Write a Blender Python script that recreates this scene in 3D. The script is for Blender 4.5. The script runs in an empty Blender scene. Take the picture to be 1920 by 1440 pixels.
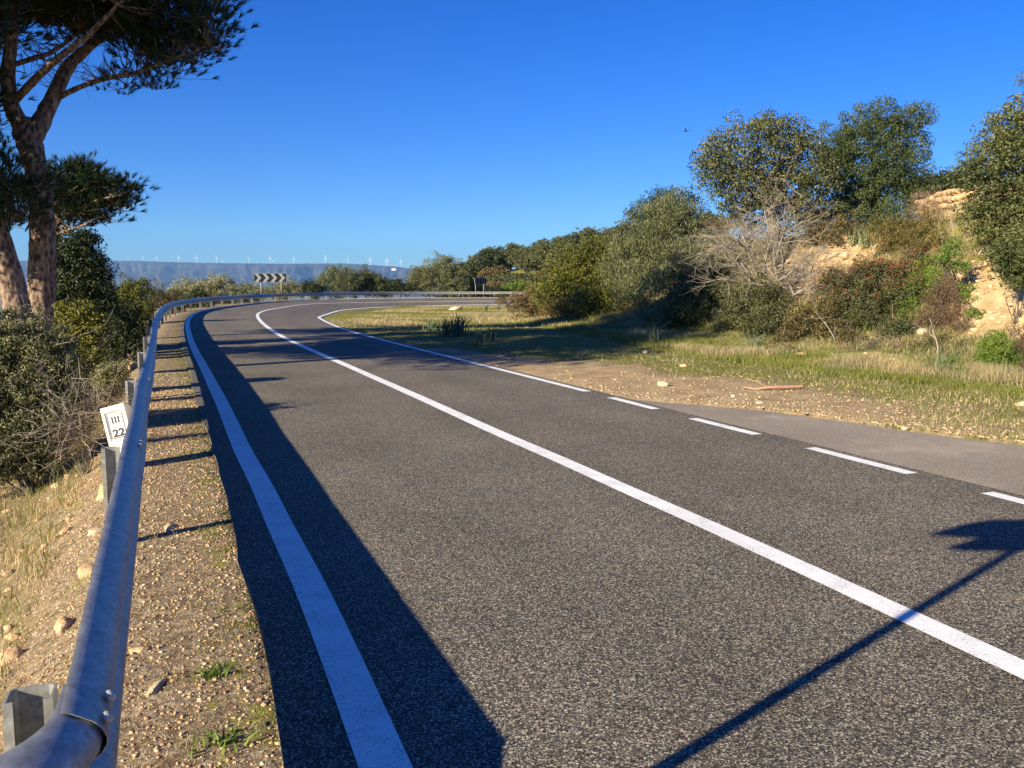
import bpy, math, random
import numpy as np
from mathutils import Vector, Matrix
PI = math.pi
DBG = False
DENSE = 2.1
rnd = random.Random(7)
rs = np.random.RandomState(11)
scn = bpy.context.scene

# ------------------------------------------------------------------ camera, sky, sun, exposure
F_PX, YH, H_CAM = 1650.0, 533.5, 1.55
PITCH = math.atan((720 - YH) / F_PX)
cam_d = bpy.data.cameras.new('camera')
cam_d.sensor_width = 36; cam_d.lens = 36 * F_PX / 1920
cam_d.clip_start = 0.05; cam_d.clip_end = 60000
cam = bpy.data.objects.new('camera', cam_d); scn.collection.objects.link(cam)
cam.location = (0, 0, H_CAM); cam.rotation_euler = (PI / 2 - PITCH, 0, 0)
scn.camera = cam

SUN_EL = math.radians(22.8)
SUN_DIR = Vector((-.725, -.689, 0)).normalized() * math.cos(SUN_EL) + Vector((0, 0, math.sin(SUN_EL)))
world = bpy.data.worlds.new('World'); scn.world = world; world.use_nodes = True
wn = world.node_tree.nodes; wl = world.node_tree.links
bg = wn['Background']; sky = wn.new('ShaderNodeTexSky'); sky.sky_type = 'NISHITA'
sky.sun_disc = False; sky.sun_elevation = SUN_EL
sky.sun_rotation = math.atan2(SUN_DIR.x, SUN_DIR.y)
sky.air_density = 1.0; sky.dust_density = 0.0; sky.ozone_density = 3.0; sky.altitude = 300
hs = wn.new('ShaderNodeHueSaturation'); hs.inputs['Saturation'].default_value = 1.42; hs.inputs['Hue'].default_value = .508
tn = wn.new('ShaderNodeMix'); tn.data_type = 'RGBA'; tn.blend_type = 'MULTIPLY'; tn.inputs[0].default_value = 1; tn.inputs[7].default_value = (.48, .80, 1.34, 1)
wl.new(sky.outputs[0], hs.inputs['Color']); wl.new(hs.outputs[0], tn.inputs[6]); wl.new(tn.outputs[2], bg.inputs[0])
bg.inputs[1].default_value = 0.051
sd = bpy.data.lights.new('sun', 'SUN'); sd.energy = 5.0; sd.angle = math.radians(0.5); sd.color = (1.0, .875, .635)
sun = bpy.data.objects.new('sun', sd); scn.collection.objects.link(sun)
sun.rotation_euler = SUN_DIR.to_track_quat('Z', 'Y').to_euler()
sun.location = (0, 0, 60)
scn.view_settings.view_transform = 'Standard'; scn.view_settings.look = 'None'
scn.view_settings.gamma = 1; scn.view_settings.exposure = 1.22
scn.cycles.max_bounces = 5; scn.cycles.transparent_max_bounces = 4
scn.cycles.volume_bounces = 0

# ------------------------------------------------------------------ pixel <-> place helpers
ct, st = math.cos(PITCH), math.sin(PITCH)
def ray(px, py):
    dx = (px - 960) / F_PX; dz = -(py - 720) / F_PX
    return np.array([dx, ct + dz * st, -st + dz * ct])
def at(px, py, Y):
    r = ray(px, py); t = Y / r[1]
    return np.array([0, 0, H_CAM]) + r * t
def flat(px, py, z=0.0):
    r = ray(px, py); t = (z - H_CAM) / r[2]
    return np.array([r[0] * t, r[1] * t])

# ------------------------------------------------------------------ noise
_perm = np.random.RandomState(5).rand(256, 256)
def vnoise(x, y, s=1.0, o=0):
    x = np.asarray(x, float) * s + 17.3 * o + 1000; y = np.asarray(y, float) * s + 9.1 * o + 1000
    xi = np.floor(x).astype(np.int64); yi = np.floor(y).astype(np.int64)
    fx = x - xi; fy = y - yi; fx = fx * fx * (3 - 2 * fx); fy = fy * fy * (3 - 2 * fy)
    p = lambda a, b: _perm[a % 256, b % 256]
    return (p(xi, yi) * (1 - fx) + p(xi + 1, yi) * fx) * (1 - fy) + (p(xi, yi + 1) * (1 - fx) + p(xi + 1, yi + 1) * fx) * fy
def fbm(x, y, s=1.0, o=0, n=4):
    v = 0; a = .5
    for k in range(n):
        v = v + a * vnoise(x, y, s * 2 ** k, o + k); a *= .5
    return v / (1 - .5 ** n)
def sst(a, b, x):
    t = np.clip((np.asarray(x, float) - a) / (b - a), 0, 1); return t * t * (3 - 2 * t)

# ------------------------------------------------------------------ object helpers
COL = scn.collection
def link(o, parent=None):
    COL.objects.link(o)
    if parent is not None: o.parent = parent
    return o
def tag(o, label=None, cat=None, group=None, kind=None):
    if label: o['label'] = label
    if cat: o['category'] = cat
    if group: o['group'] = group
    if kind: o['kind'] = kind
    return o
def empty(name, loc, label, cat, group=None, rz=0):
    o = bpy.data.objects.new(name, None); o.location = [float(v) for v in loc]; o.rotation_euler = (0, 0, rz)
    o.empty_display_size = .3
    link(o); return tag(o, label, cat, group)
def mesh(name, V, F, mat, parent=None, smooth=False, attr=None, loc=None):
    """F: (n,3)/(n,4) array or list of mixed faces"""
    me = bpy.data.meshes.new(name)
    V = np.asarray(V, dtype=np.float32)
    if loc is None and parent is not None and parent.type == 'EMPTY': loc = None
    if isinstance(F, np.ndarray):
        n, k = F.shape
        me.vertices.add(len(V)); me.vertices.foreach_set('co', V.ravel())
        me.loops.add(n * k); me.loops.foreach_set('vertex_index', F.astype(np.int32).ravel())
        me.polygons.add(n); me.polygons.foreach_set('loop_start', np.arange(0, n * k, k, dtype=np.int32))
        me.polygons.foreach_set('loop_total', np.full(n, k, dtype=np.int32))
        me.update(calc_edges=True)
    else:
        me.from_pydata([tuple(v) for v in V.tolist()], [], [tuple(f) for f in F]); me.update()
    if smooth: me.polygons.foreach_set('use_smooth', np.ones(len(me.polygons), dtype=bool))
    if attr is not None:
        ca = me.color_attributes.new('zone', 'FLOAT_COLOR', 'POINT')
        a = np.ones((len(V), 4), dtype=np.float32); a[:, :3] = attr
        ca.data.foreach_set('color', a.ravel())
    me.materials.append(mat)
    o = bpy.data.objects.new(name, me); link(o, parent)
    return o
def off(V, base):           # world -> thing-local
    return np.asarray(V, float) - np.asarray(base, float)

class MB:
    def __init__(s): s.v = []; s.f = []; s.n = 0
    def add(s, V, F):
        V = np.asarray(V, float); s.v.append(V); s.f += [tuple(int(i) + s.n for i in f) for f in F]; s.n += len(V)
    def box(s, lo, hi, M=None):
        x0, y0, z0 = lo; x1, y1, z1 = hi
        V = np.array([(x0, y0, z0), (x1, y0, z0), (x1, y1, z0), (x0, y1, z0), (x0, y0, z1), (x1, y0, z1), (x1, y1, z1), (x0, y1, z1)], float)
        if M is not None: V = V @ M[0].T + M[1]
        s.add(V, [(0, 3, 2, 1), (4, 5, 6, 7), (0, 1, 5, 4), (1, 2, 6, 5), (2, 3, 7, 6), (3, 0, 4, 7)])
    def tube(s, P, R, k=8, cap=True, wob=0):
        P = np.asarray(P, float); n = len(P); R = np.broadcast_to(np.asarray(R, float), (n,))
        T = np.gradient(P, axis=0); T /= np.linalg.norm(T, axis=1)[:, None] + 1e-9
        u = np.cross(T[0], (0.3, .9, .2)); 
        if np.linalg.norm(u) < 1e-3: u = np.cross(T[0], (1, 0, 0))
        u /= np.linalg.norm(u); V = []
        for i in range(n):
            u = u - T[i] * (u @ T[i]); u /= np.linalg.norm(u) + 1e-9; w = np.cross(T[i], u)
            for j in range(k):
                a = 2 * PI * j / k; r = R[i] * (1 + (wob * (rnd.random() - .5) if wob else 0))
                V.append(P[i] + (u * math.cos(a) + w * math.sin(a)) * r)
        Fc = [(i * k + j, i * k + (j + 1) % k, (i + 1) * k + (j + 1) % k, (i + 1) * k + j) for i in range(n - 1) for j in range(k)]
        if cap: Fc += [tuple(range(k))[::-1], tuple((n - 1) * k + j for j in range(k))]
        s.add(V, Fc)
    def build(s, name, mat, parent=None, smooth=False, base=None):
        V = np.vstack(s.v)
        if base is not None: V = V - np.asarray(base, float)
        return mesh(name, V, s.f, mat, parent, smooth)

def catmull(P, R=None, m=5):
    P = np.asarray(P, float); o = []; ro = []
    for i in range(len(P) - 1):
        p0 = P[max(i - 1, 0)]; p1 = P[i]; p2 = P[i + 1]; p3 = P[min(i + 2, len(P) - 1)]
        for t in np.linspace(0, 1, m, endpoint=False):
            o.append(.5 * (2 * p1 + (p2 - p0) * t + (2 * p0 - 5 * p1 + 4 * p2 - p3) * t * t + (3 * p1 - p0 - 3 * p2 + p3) * t ** 3))
            if R is not None: ro.append(R[i] * (1 - t) + R[i + 1] * t)
    o.append(P[-1]); 
    if R is not None: ro.append(R[-1]); return np.array(o), np.array(ro)
    return np.array(o)

# ------------------------------------------------------------------ materials
def mat_new(name):
    m = bpy.data.materials.new(name); m.use_nodes = True
    nt = m.node_tree; b = nt.nodes['Principled BSDF']; return m, nt, b
def nd(nt, t, **kw):
    n = nt.nodes.new(t)
    for k, v in kw.items():
        if k in n.inputs: n.inputs[k].default_value = v
        else: setattr(n, k, v)
    return n
def ramp(nt, src, stops, interp='LINEAR'):
    r = nt.nodes.new('ShaderNodeValToRGB'); cr = r.color_ramp; cr.interpolation = interp
    while len(cr.elements) < len(stops): cr.elements.new(.5)
    for e, (p, c) in zip(cr.elements, stops):
        e.position = p; e.color = (c[0], c[1], c[2], 1) if hasattr(c, '__len__') else (c, c, c, 1)
    nt.links.new(src, r.inputs[0]); return r.outputs[0]
def mixc(nt, f, a, b, blend='MIX'):
    m = nt.nodes.new('ShaderNodeMix'); m.data_type = 'RGBA'; m.blend_type = blend
    for s, v in ((m.inputs[0], f), (m.inputs[6], a), (m.inputs[7], b)):
        if isinstance(v, bpy.types.NodeSocket): nt.links.new(v, s)
        elif hasattr(v, '__len__'): s.default_value = (*v, 1)
        else: s.default_value = v
    return m.outputs[2]
def math_(nt, op, a, b=None, clamp=False):
    m = nt.nodes.new('ShaderNodeMath'); m.operation = op; m.use_clamp = clamp
    for s, v in ((m.inputs[0], a), (m.inputs[1], b)):
        if v is None: continue
        if isinstance(v, bpy.types.NodeSocket): nt.links.new(v, s)
        else: s.default_value = v
    return m.outputs[0]
def noise(nt, vec, scale, detail=4, rough=.55, out=0):
    n = nt.nodes.new('ShaderNodeTexNoise'); n.inputs['Scale'].default_value = scale
    n.inputs['Detail'].default_value = detail; n.inputs['Roughness'].default_value = rough
    nt.links.new(vec, n.inputs['Vector']); return n.outputs[out]
def voro(nt, vec, scale, out='Distance', feat='F1'):
    n = nt.nodes.new('ShaderNodeTexVoronoi'); n.feature = feat; n.inputs['Scale'].default_value = scale
    nt.links.new(vec, n.inputs['Vector']); return n.outputs[out]
def pos(nt): return nt.nodes.new('ShaderNodeNewGeometry').outputs['Position']
def objc(nt): return nt.nodes.new('ShaderNodeTexCoord').outputs['Object']
def bump(nt, b, h, s=.5, d=.01):
    n = nt.nodes.new('ShaderNodeBump'); n.inputs['Strength'].default_value = s; n.inputs['Distance'].default_value = d
    nt.links.new(h, n.inputs['Height']); nt.links.new(n.outputs[0], b.inputs['Normal'])
def sepx(nt, v, k):
    n = nt.nodes.new('ShaderNodeSeparateColor'); nt.links.new(v, n.inputs[0]); return n.outputs[k]

def m_asphalt(name='asphalt', old=False):
    m, nt, b = mat_new(name); p = pos(nt)
    cell = sepx(nt, voro(nt, p, 155, 'Color'), 0)
    cell2 = sepx(nt, voro(nt, p, 120, 'Color'), 1)
    if old:
        st_ = [(0, (.14, .12, .097)), (.4, (.22, .19, .152)), (.75, (.31, .27, .215)), (1, (.46, .41, .33))]
    else:
        st_ = [(0, (.014, .0135, .012)), (.42, (.044, .040, .032)), (.62, (.11, .098, .076)), (.84, (.25, .222, .172)), (1, (.58, .53, .42))]
    c = ramp(nt, cell, st_)
    c = mixc(nt, .16, c, ramp(nt, cell2, st_))
    big = noise(nt, p, .55, 4)
    c = mixc(nt, 1.0, c, ramp(nt, big, [(.25, .80), (.75, 1.18)]), 'MULTIPLY')
    if not old:
        at_ = nt.nodes.new('ShaderNodeAttribute'); at_.attribute_name = 'zone'          # polished wheel tracks, greasy lane middle, gritty edge
        tr = sepx(nt, at_.outputs['Color'], 0); wob = math_(nt, 'ADD', tr, math_(nt, 'MULTIPLY', math_(nt, 'SUBTRACT', noise(nt, p, .8, 4), .5), .9))
        c = mixc(nt, 1.0, c, ramp(nt, wob, [(.0, .86), (.5, 1.0), (1, 1.12)]), 'MULTIPLY')
        st2 = ramp(nt, noise(nt, p, .33, 5, .6), [(.62, 1), (.70, .80)]); c = mixc(nt, 1.0, c, st2, 'MULTIPLY')
    warm = noise(nt, p, 3.0, 3)
    c = mixc(nt, 1.0, c, ramp(nt, warm, [(.3, (.97, .97, .99)), (.7, (1.06, 1.0, .93))]), 'MULTIPLY')
    if old:
        pt = ramp(nt, noise(nt, p, .9, 5), [(.55, 0), (.66, 1)])
        c = mixc(nt, math_(nt, 'MULTIPLY', pt, .55), c, (.42, .36, .29))
    nt.links.new(c, b.inputs['Base Color']); b.inputs['Roughness'].default_value = .85
    b.inputs['Specular IOR Level'].default_value = .25
    bump(nt, b, voro(nt, p, 150), .5, .004)
    return m
def m_paint():
    m, nt, b = mat_new('white_road_paint'); p = pos(nt)
    n = noise(nt, p, 150, 3, .6); w = noise(nt, p, 6, 4)
    f = math_(nt, 'ADD', n, math_(nt, 'MULTIPLY', w, .35))
    c = ramp(nt, f, [(.52, (.10, .095, .09)), (.56, (.72, .72, .70)), (.80, (.88, .88, .86))])
    c = mixc(nt, 1.0, c, ramp(nt, noise(nt, p, 1.4, 4), [(.3, .90), (.7, 1.03)]), 'MULTIPLY')
    nt.links.new(c, b.inputs['Base Color']); b.inputs['Roughness'].default_value = .6
    bump(nt, b, n, .3, .003); return m
def m_ground():
    m, nt, b = mat_new('verge_soil_and_moss'); p = pos(nt)
    at_ = nt.nodes.new('ShaderNodeAttribute'); at_.attribute_name = 'zone'
    g = sepx(nt, at_.outputs['Color'], 1); s = sepx(nt, at_.outputs['Color'], 2); r = sepx(nt, at_.outputs['Color'], 0)
    n1 = noise(nt, p, 2.2, 6, .62); n2 = noise(nt, p, 14, 5, .65); wp = nt.nodes.new('ShaderNodeVectorMath'); wp.operation = 'ADD'; nt.links.new(p, wp.inputs[0]); nt.links.new(noise(nt, p, 30, 3, .6, 1), wp.inputs[1])
    wv = nt.nodes.new('ShaderNodeVectorMath'); wv.operation = 'SCALE'; wv.inputs['Scale'].default_value = 1.0; nt.links.new(wp.outputs[0], wv.inputs[0])
    pm = mixc(nt, .04, p, wp.outputs[0]); peb = sepx(nt, voro(nt, pm, 55, 'Color'), 0)
    soil = ramp(nt, n2, [(.28, (.10, .065, .036)), (.5, (.25, .175, .10)), (.72, (.44, .34, .215))])
    soil = mixc(nt, .45, soil, ramp(nt, peb, [(0, (.07, .048, .03)), (.55, (.27, .20, .125)), (.9, (.52, .44, .33))]))
    earth = ramp(nt, n1, [(.3, (.30, .205, .10)), (.5, (.46, .33, .175)), (.7, (.62, .49, .30))])
    soil = mixc(nt, r, soil, earth)
    moss = ramp(nt, n2, [(.3, (.075, .085, .018)), (.5, (.17, .175, .035)), (.72, (.30, .275, .075))])
    straw = ramp(nt, n2, [(.3, (.10, .075, .035)), (.5, (.24, .185, .095)), (.75, (.42, .34, .19))])
    jit = math_(nt, 'MULTIPLY', math_(nt, 'SUBTRACT', n1, .5), 1.9)
    jit2 = math_(nt, 'MULTIPLY', math_(nt, 'SUBTRACT', n2, .5), 1.3)
    jj = math_(nt, 'ADD', jit, jit2)
    fg = ramp(nt, math_(nt, 'ADD', g, jj), [(.40, 0), (.60, 1)])
    fs = ramp(nt, math_(nt, 'SUBTRACT', s, jj), [(.40, 0), (.65, 1)])
    c = mixc(nt, fs, soil, straw); c = mixc(nt, fg, c, moss)
    nt.links.new(c, b.inputs['Base Color']); b.inputs['Roughness'].default_value = .95
    b.inputs['Specular IOR Level'].default_value = .1
    hgt = math_(nt, 'ADD', math_(nt, 'ADD', n2, math_(nt, 'MULTIPLY', peb, .25)), math_(nt, 'MULTIPLY', noise(nt, p, 70, 4, .7), .6))
    bump(nt, b, hgt, .8, .03); return m
def m_leaf(name, cols, trans=.25, rough=.55, spec=.3):
    m, nt, b = mat_new(name); gi = nt.nodes.new('ShaderNodeNewGeometry')
    oi = nt.nodes.new('ShaderNodeObjectInfo')
    k = len(cols); c = ramp(nt, gi.outputs['Random Per Island'], [(i / (k - 1), cc) for i, cc in enumerate(cols)])
    n = noise(nt, gi.outputs['Position'], 1.1, 3)
    c = mixc(nt, 1, c, ramp(nt, n, [(.3, (.72, .78, .8)), (.7, (1.28, 1.2, 1.1))]), 'MULTIPLY')
    c = mixc(nt, 1, c, ramp(nt, oi.outputs['Random'], [(0, (.8, .86, .85)), (1, (1.18, 1.08, 1.05))]), 'MULTIPLY')
    nt.links.new(c, b.inputs['Base Color']); b.inputs['Roughness'].default_value = rough
    b.inputs['Specular IOR Level'].default_value = spec
    tr = nt.nodes.new('ShaderNodeBsdfTranslucent'); nt.links.new(c, tr.inputs[0])
    mx = nt.nodes.new('ShaderNodeMixShader'); mx.inputs[0].default_value = trans
    out = nt.nodes['Material Output']
    nt.links.new(b.outputs[0], mx.inputs[1]); nt.links.new(tr.outputs[0], mx.inputs[2]); nt.links.new(mx.outputs[0], out.inputs[0])
    return m
def m_bark(name, stops, sc=9, bs=.8, stretch=(1, 1, .28)):
    m, nt, b = mat_new(name); o = objc(nt)
    mp = nt.nodes.new('ShaderNodeMapping'); mp.inputs['Scale'].default_value = stretch; nt.links.new(o, mp.inputs[0])
    v = voro(nt, mp.outputs[0], sc, 'Distance'); n = noise(nt, mp.outputs[0], sc * 1.7, 5, .65)
    f = math_(nt, 'ADD', math_(nt, 'MULTIPLY', v, .55), math_(nt, 'MULTIPLY', n, .6))
    c = ramp(nt, f, stops); nt.links.new(c, b.inputs['Base Color']); b.inputs['Roughness'].default_value = .9
    bump(nt, b, f, bs, .05); return m
def m_stone(name, a, c_, d):
    m, nt, b = mat_new(name); p = objc(nt); n = noise(nt, p, 7, 6, .65)
    col = ramp(nt, n, [(.28, a), (.5, c_), (.74, d)])
    gi = nt.nodes.new('ShaderNodeNewGeometry')
    col = mixc(nt, 1, col, ramp(nt, gi.outputs['Random Per Island'], [(0, (.72, .7, .68)), (.5, (1, .97, .93)), (1, (1.25, 1.22, 1.18))]), 'MULTIPLY')
    nt.links.new(col, b.inputs['Base Color']); b.inputs['Roughness'].default_value = .9
    b.inputs['Specular IOR Level'].default_value = .15
    bump(nt, b, noise(nt, p, 22, 5, .7), .6, .03); return m
def m_zinc(name, base=(.46, .48, .50), metal=.75, rough=.42):
    m, nt, b = mat_new(name); p = pos(nt)
    n = noise(nt, p, 26, 5, .6); n2 = noise(nt, p, 3.5, 5, .6)
    c = ramp(nt, n, [(.3, tuple(v * .72 for v in base)), (.7, tuple(v * 1.12 for v in base))])
    c = mixc(nt, 1, c, ramp(nt, n2, [(.35, .78), (.62, 1.08)]), 'MULTIPLY')
    streak = ramp(nt, noise(nt, p, 11, 4, .7), [(.62, 0), (.74, .55)])
    c = mixc(nt, streak, c, (.25, .24, .22))
    spg = sepx(nt, voro(nt, p, 70, 'Color'), 0); c = mixc(nt, 1, c, ramp(nt, spg, [(0, .86), (1, 1.12)]), 'MULTIPLY')
    scr = ramp(nt, noise(nt, p, 4.5, 6, .75), [(.60, 0), (.66, .6)]); c = mixc(nt, scr, c, (.12, .125, .15))
    nt.links.new(c, b.inputs['Base Color']); b.inputs['Metallic'].default_value = metal
    nt.links.new(ramp(nt, n2, [(.3, rough - .08), (.7, rough + .14)]), b.inputs['Roughness'])
    bump(nt, b, n, .12, .003); return m
def m_plain(name, c, rough=.6, metal=0, var=.12, sc=12):
    m, nt, b = mat_new(name); p = objc(nt)
    n = noise(nt, p, sc, 4)
    col = ramp(nt, n, [(.3, tuple(v * (1 - var) for v in c)), (.7, tuple(min(1, v * (1 + var)) for v in c))])
    nt.links.new(col, b.inputs['Base Color']); b.inputs['Roughness'].default_value = rough; b.inputs['Metallic'].default_value = metal
    return m

M = {}
M['asphalt'] = m_asphalt(); M['old'] = m_asphalt('old_grey_asphalt', True); M['paint'] = m_paint(); M['ground'] = m_ground()
M['zinc'] = m_zinc('galvanised_steel', (.44, .44, .42), .55, .48); M['zinc_light'] = m_zinc('galvanised_steel_post', (.36, .36, .34), .35, .55)
M['bolt'] = m_zinc('bolt_steel', (.62, .58, .50), .4, .5)
M['pine_needle'] = m_leaf('pine_needles', [(.012, .026, .014), (.022, .045, .018), (.045, .072, .022)], .12)
M['pine_bark'] = m_bark('pine_bark', sc=13, bs=1.0, stretch=(1, 1, .5), stops= [(.25, (.02, .013, .010)), (.45, (.10, .062, .045)), (.65, (.26, .18, .13)), (.85, (.44, .34, .26))])
M['oak_bark'] = m_bark('grey_bark', [(.2, (.025, .02, .016)), (.5, (.085, .07, .055)), (.8, (.18, .155, .12))], 12)
M['oak_leaf'] = m_leaf('holm_oak_leaves', [(.032, .046, .017), (.062, .080, .030), (.100, .116, .044), (.17, .165, .072)], .15)
M['oak_leaf_green'] = m_leaf('glossy_green_leaves', [(.036, .053, .016), (.076, .098, .028), (.135, .150, .050)], .22)
M['laurel_leaf'] = m_leaf('yellow_green_leaves', [(.030, .048, .013), (.070, .088, .026), (.13, .145, .050), (.22, .225, .10)], .2)
M['olive_leaf'] = m_leaf('wild_olive_leaves', [(.060, .075, .035), (.12, .14, .060), (.18, .19, .085), (.25, .25, .13)], .2)
M['spiny_leaf'] = m_leaf('spiny_olive_leaves', [(.030, .042, .018), (.070, .088, .036), (.13, .145, .065), (.24, .24, .14)], .15)
M['twig_bark'] = m_plain('grey_twig_bark', (.20, .17, .135), .85, 0, .3, 9)
M['pale_leaf'] = m_leaf('pale_grey_green_leaves', [(.12, .14, .07), (.22, .23, .12), (.34, .34, .20)], .2)
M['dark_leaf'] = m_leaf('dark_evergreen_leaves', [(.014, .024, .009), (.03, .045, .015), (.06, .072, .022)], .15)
M['yellowish_leaf'] = m_leaf('yellowish_lentisk_leaves', [(.05, .07, .012), (.12, .13, .02), (.21, .19, .035)], .25)
M['brown_leaf'] = m_leaf('brownish_lentisk_leaves', [(.045, .045, .018), (.10, .085, .032), (.16, .125, .05), (.20, .12, .06)], .2)
M['heath_leaf'] = m_leaf('heath_sprigs', [(.045, .06, .015), (.095, .095, .022), (.15, .10, .04)], .2)
M['bright_leaf'] = m_leaf('bright_green_sprigs', [(.07, .12, .015), (.12, .20, .03), (.20, .28, .05)], .3)
M['mastic_leaf'] = m_leaf('mastic_leaves', [(.04, .055, .018), (.085, .095, .035), (.13, .12, .055)], .2)
M['red_leaf'] = m_leaf('red_seed_heads', [(.10, .055, .03), (.17, .05, .03), (.28, .05, .035), (.15, .09, .04)], .2)
M['twig_leaf'] = m_leaf('dry_brown_twigs', [(.10, .065, .05), (.22, .16, .11), (.34, .27, .19)], .05)
M['dark_twig'] = m_leaf('dark_brown_twigs', [(.045, .028, .02), (.085, .052, .034), (.125, .088, .056)], .05)
M['dead_wood'] = m_plain('bleached_dead_wood', (.29, .25, .195), .85, 0, .3, 9)
M['grass_green'] = m_leaf('green_grass', [(.08, .11, .02), (.16, .19, .04), (.26, .27, .08)], .3)
M['grass_dry'] = m_leaf('dry_grass', [(.20, .16, .08), (.38, .31, .17), (.52, .44, .27)], .25)
M['strap'] = m_leaf('asphodel_leaves', [(.08, .11, .055), (.14, .18, .095), (.22, .26, .15)], .2)
M['stone'] = m_stone('limestone', (.30, .22, .14), (.50, .40, .27), (.66, .57, .42))
M['stone_gravel'] = m_stone('tan_gravel', (.22, .16, .10), (.38, .29, .185), (.54, .45, .31))
M['stone_orange'] = m_stone('ochre_stone', (.33, .19, .10), (.52, .35, .20), (.66, .50, .33))
M['white'] = m_plain('white_painted_concrete', (.74, .70, .60), .75, 0, .12, 30)
M['plaque'] = m_plain('plaque_white', (.66, .70, .74), .4, 0, .05, 20)
M['black'] = m_plain('black_lettering', (.012, .012, .014), .5)
M['signblack'] = m_plain('sign_black', (.003, .0035, .007), 1.0)
M['signwhite'] = m_plain('sign_reflective_grey', (.15, .16, .17), .8, 0, .05)
M['turbine'] = m_plain('turbine_white', (.85, .85, .85), .5, 0, .02)
M['feather'] = m_plain('dark_feathers', (.03, .028, .025), .8)

# ------------------------------------------------------------------ road geometry (outer edge line, then offsets)
_O = [(-.38, 2.35), (-.495, 2.68), (-.79, 3.49), (-1.14, 4.42), (-1.575, 5.52), (-2.05, 6.74), (-2.67, 8.28), (-3.75, 11.08), (-4.85, 13.87), (-5.95, 16.66), (-7.06, 19.44), (-8.16, 22.24), (-9.24, 25.03), (-10.31, 27.84),
      (-11.37, 30.64), (-12.42, 33.46), (-13.44, 36.28), (-14.43, 39.11), (-15.39, 41.95), (-16.32, 44.8), (-17.19, 47.67), (-17.98, 50.56), (-18.69, 53.47), (-19.31, 56.41), (-19.82, 59.36), (-20.22, 62.33), (-20.57, 65.3),
      (-20.91, 68.28), (-21.25, 71.26), (-21.52, 74.25), (-21.67, 77.24), (-21.7, 80.23), (-21.61, 83.22), (-21.36, 86.2), (-20.87, 89.12), (-20.06, 91.97), (-18.95, 94.74), (-17.6, 97.39),
      (-15.97, 99.84), (-14.0, 101.96), (-11.65, 103.62), (-8.98, 104.78), (-6.12, 105.53), (-3.17, 105.96), (-.19, 106.19), (2.8, 106.32), (8.8, 106.47), (20.8, 106.77), (90, 108)]
_O = [(-.495 + .342 * d, 2.68 - .94 * d) for d in (40, 20, 8, 3, 1)] + _O[1:]
_P = catmull(_O, m=12)
_d = np.r_[0, np.cumsum(np.hypot(*np.diff(_P, axis=0).T))]
S0 = float(np.interp(0, [0], [0]))
_s = np.arange(0, _d[-1], .4)
OQ = np.c_[np.interp(_s, _d, _P[:, 0]), np.interp(_s, _d, _P[:, 1])]
i0 = int(np.argmin(np.hypot(OQ[:, 0] + .495, OQ[:, 1] - 2.68)))
S = _s - _s[i0]                              # arc length, 0 where the edge line leaves the picture
_T = np.gradient(OQ, axis=0); _T /= np.hypot(*_T.T)[:, None]
OT = _T; ON = np.c_[_T[:, 1], -_T[:, 0]]     # normal towards the inside of the bend
wC = np.interp(S, [0, 25, 48, 300], [2.65, 2.65, 3.35, 3.35])
wI = np.interp(S, [0, 27, 54, 96, 112, 300], [5.05, 5.05, 7.0, 7.0, 6.2, 6.2])
def _sm(a, k=9):
    p = np.r_[np.repeat(a[0], k), a, np.repeat(a[-1], k)]; return np.convolve(p, np.ones(2 * k + 1) / (2 * k + 1), 'valid')
wC = _sm(wC); wI = _sm(wI)
zI = _sm(np.interp(S, [0, 28, 42, 51, 60, 70, 85, 100, 108, 117, 130], [0, 0, -.14, -.34, -.56, -.60, -.73, -.80, -.80, -.72, -.6]))
zC = _sm(np.interp(S, [0, 42, 55, 80, 96, 105, 117], [0, 0, -.14, -.20, -.34, -.40, -.36]))
def road_pt(i, w, dz=0.0):
    p = OQ[i] + ON[i] * w
    z = np.interp(w, [-1, 0, wC[i], wI[i], wI[i] + 1], [0, 0, zC[i], zI[i], zI[i] * 1.02])
    return (p[0], p[1], z + dz)
def ribbon(name, w0, w1, i_a, i_b, mat, dz, cols=1, step=1, jitter=0, skirt=0, fixed=None):
    V = []; idx = list(range(i_a, i_b, step)); 
    for i in idx:
        a = w0(i); b = w1(i)
        ja = jitter * (vnoise(S[i], 0, 1.3, 3) - .5 + .6 * (rnd.random() - .5)) if jitter else 0
        row = [a + ja + (b - a - ja) * t for t in np.linspace(0, 1, cols + 1)]
        if fixed: row = [a + ja] + fixed(i) + [b]
        if skirt: V.append(np.array(road_pt(i, row[0] - .015, dz - skirt)))
        for w in row: V.append(np.array(road_pt(i, w, dz)))
        if skirt: V.append(np.array(road_pt(i, row[-1] + .015, dz - skirt)))
    if fixed: cols = len(row) - 1
    k = cols + 1 + (2 if skirt else 0)
    F = [(i * k + j, i * k + j + 1, (i + 1) * k + j + 1, (i + 1) * k + j) for i in range(len(idx) - 1) for j in range(k - 1)]
    return tag(mesh(name, V, [f[::-1] for f in F], mat, smooth=False), kind='structure')
NQ = len(OQ)
def road_zone(o):
    me = o.data; n = len(me.vertices); co = np.empty(n * 3, dtype=np.float32); me.vertices.foreach_get('co', co); co = co.reshape(-1, 3)
    a = np.full((n, 4), .5, dtype=np.float32); ncol = n // NQ
    for c in range(ncol):
        a[c::ncol, 0] = [.1, .1, .35, .8, .3, .8, .35, .8, .3, .8, .35, .3, .2, .2][min(c, 13)]
    ca = me.color_attributes.new('zone', 'FLOAT_COLOR', 'POINT'); ca.data.foreach_set('color', a.ravel())
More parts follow.
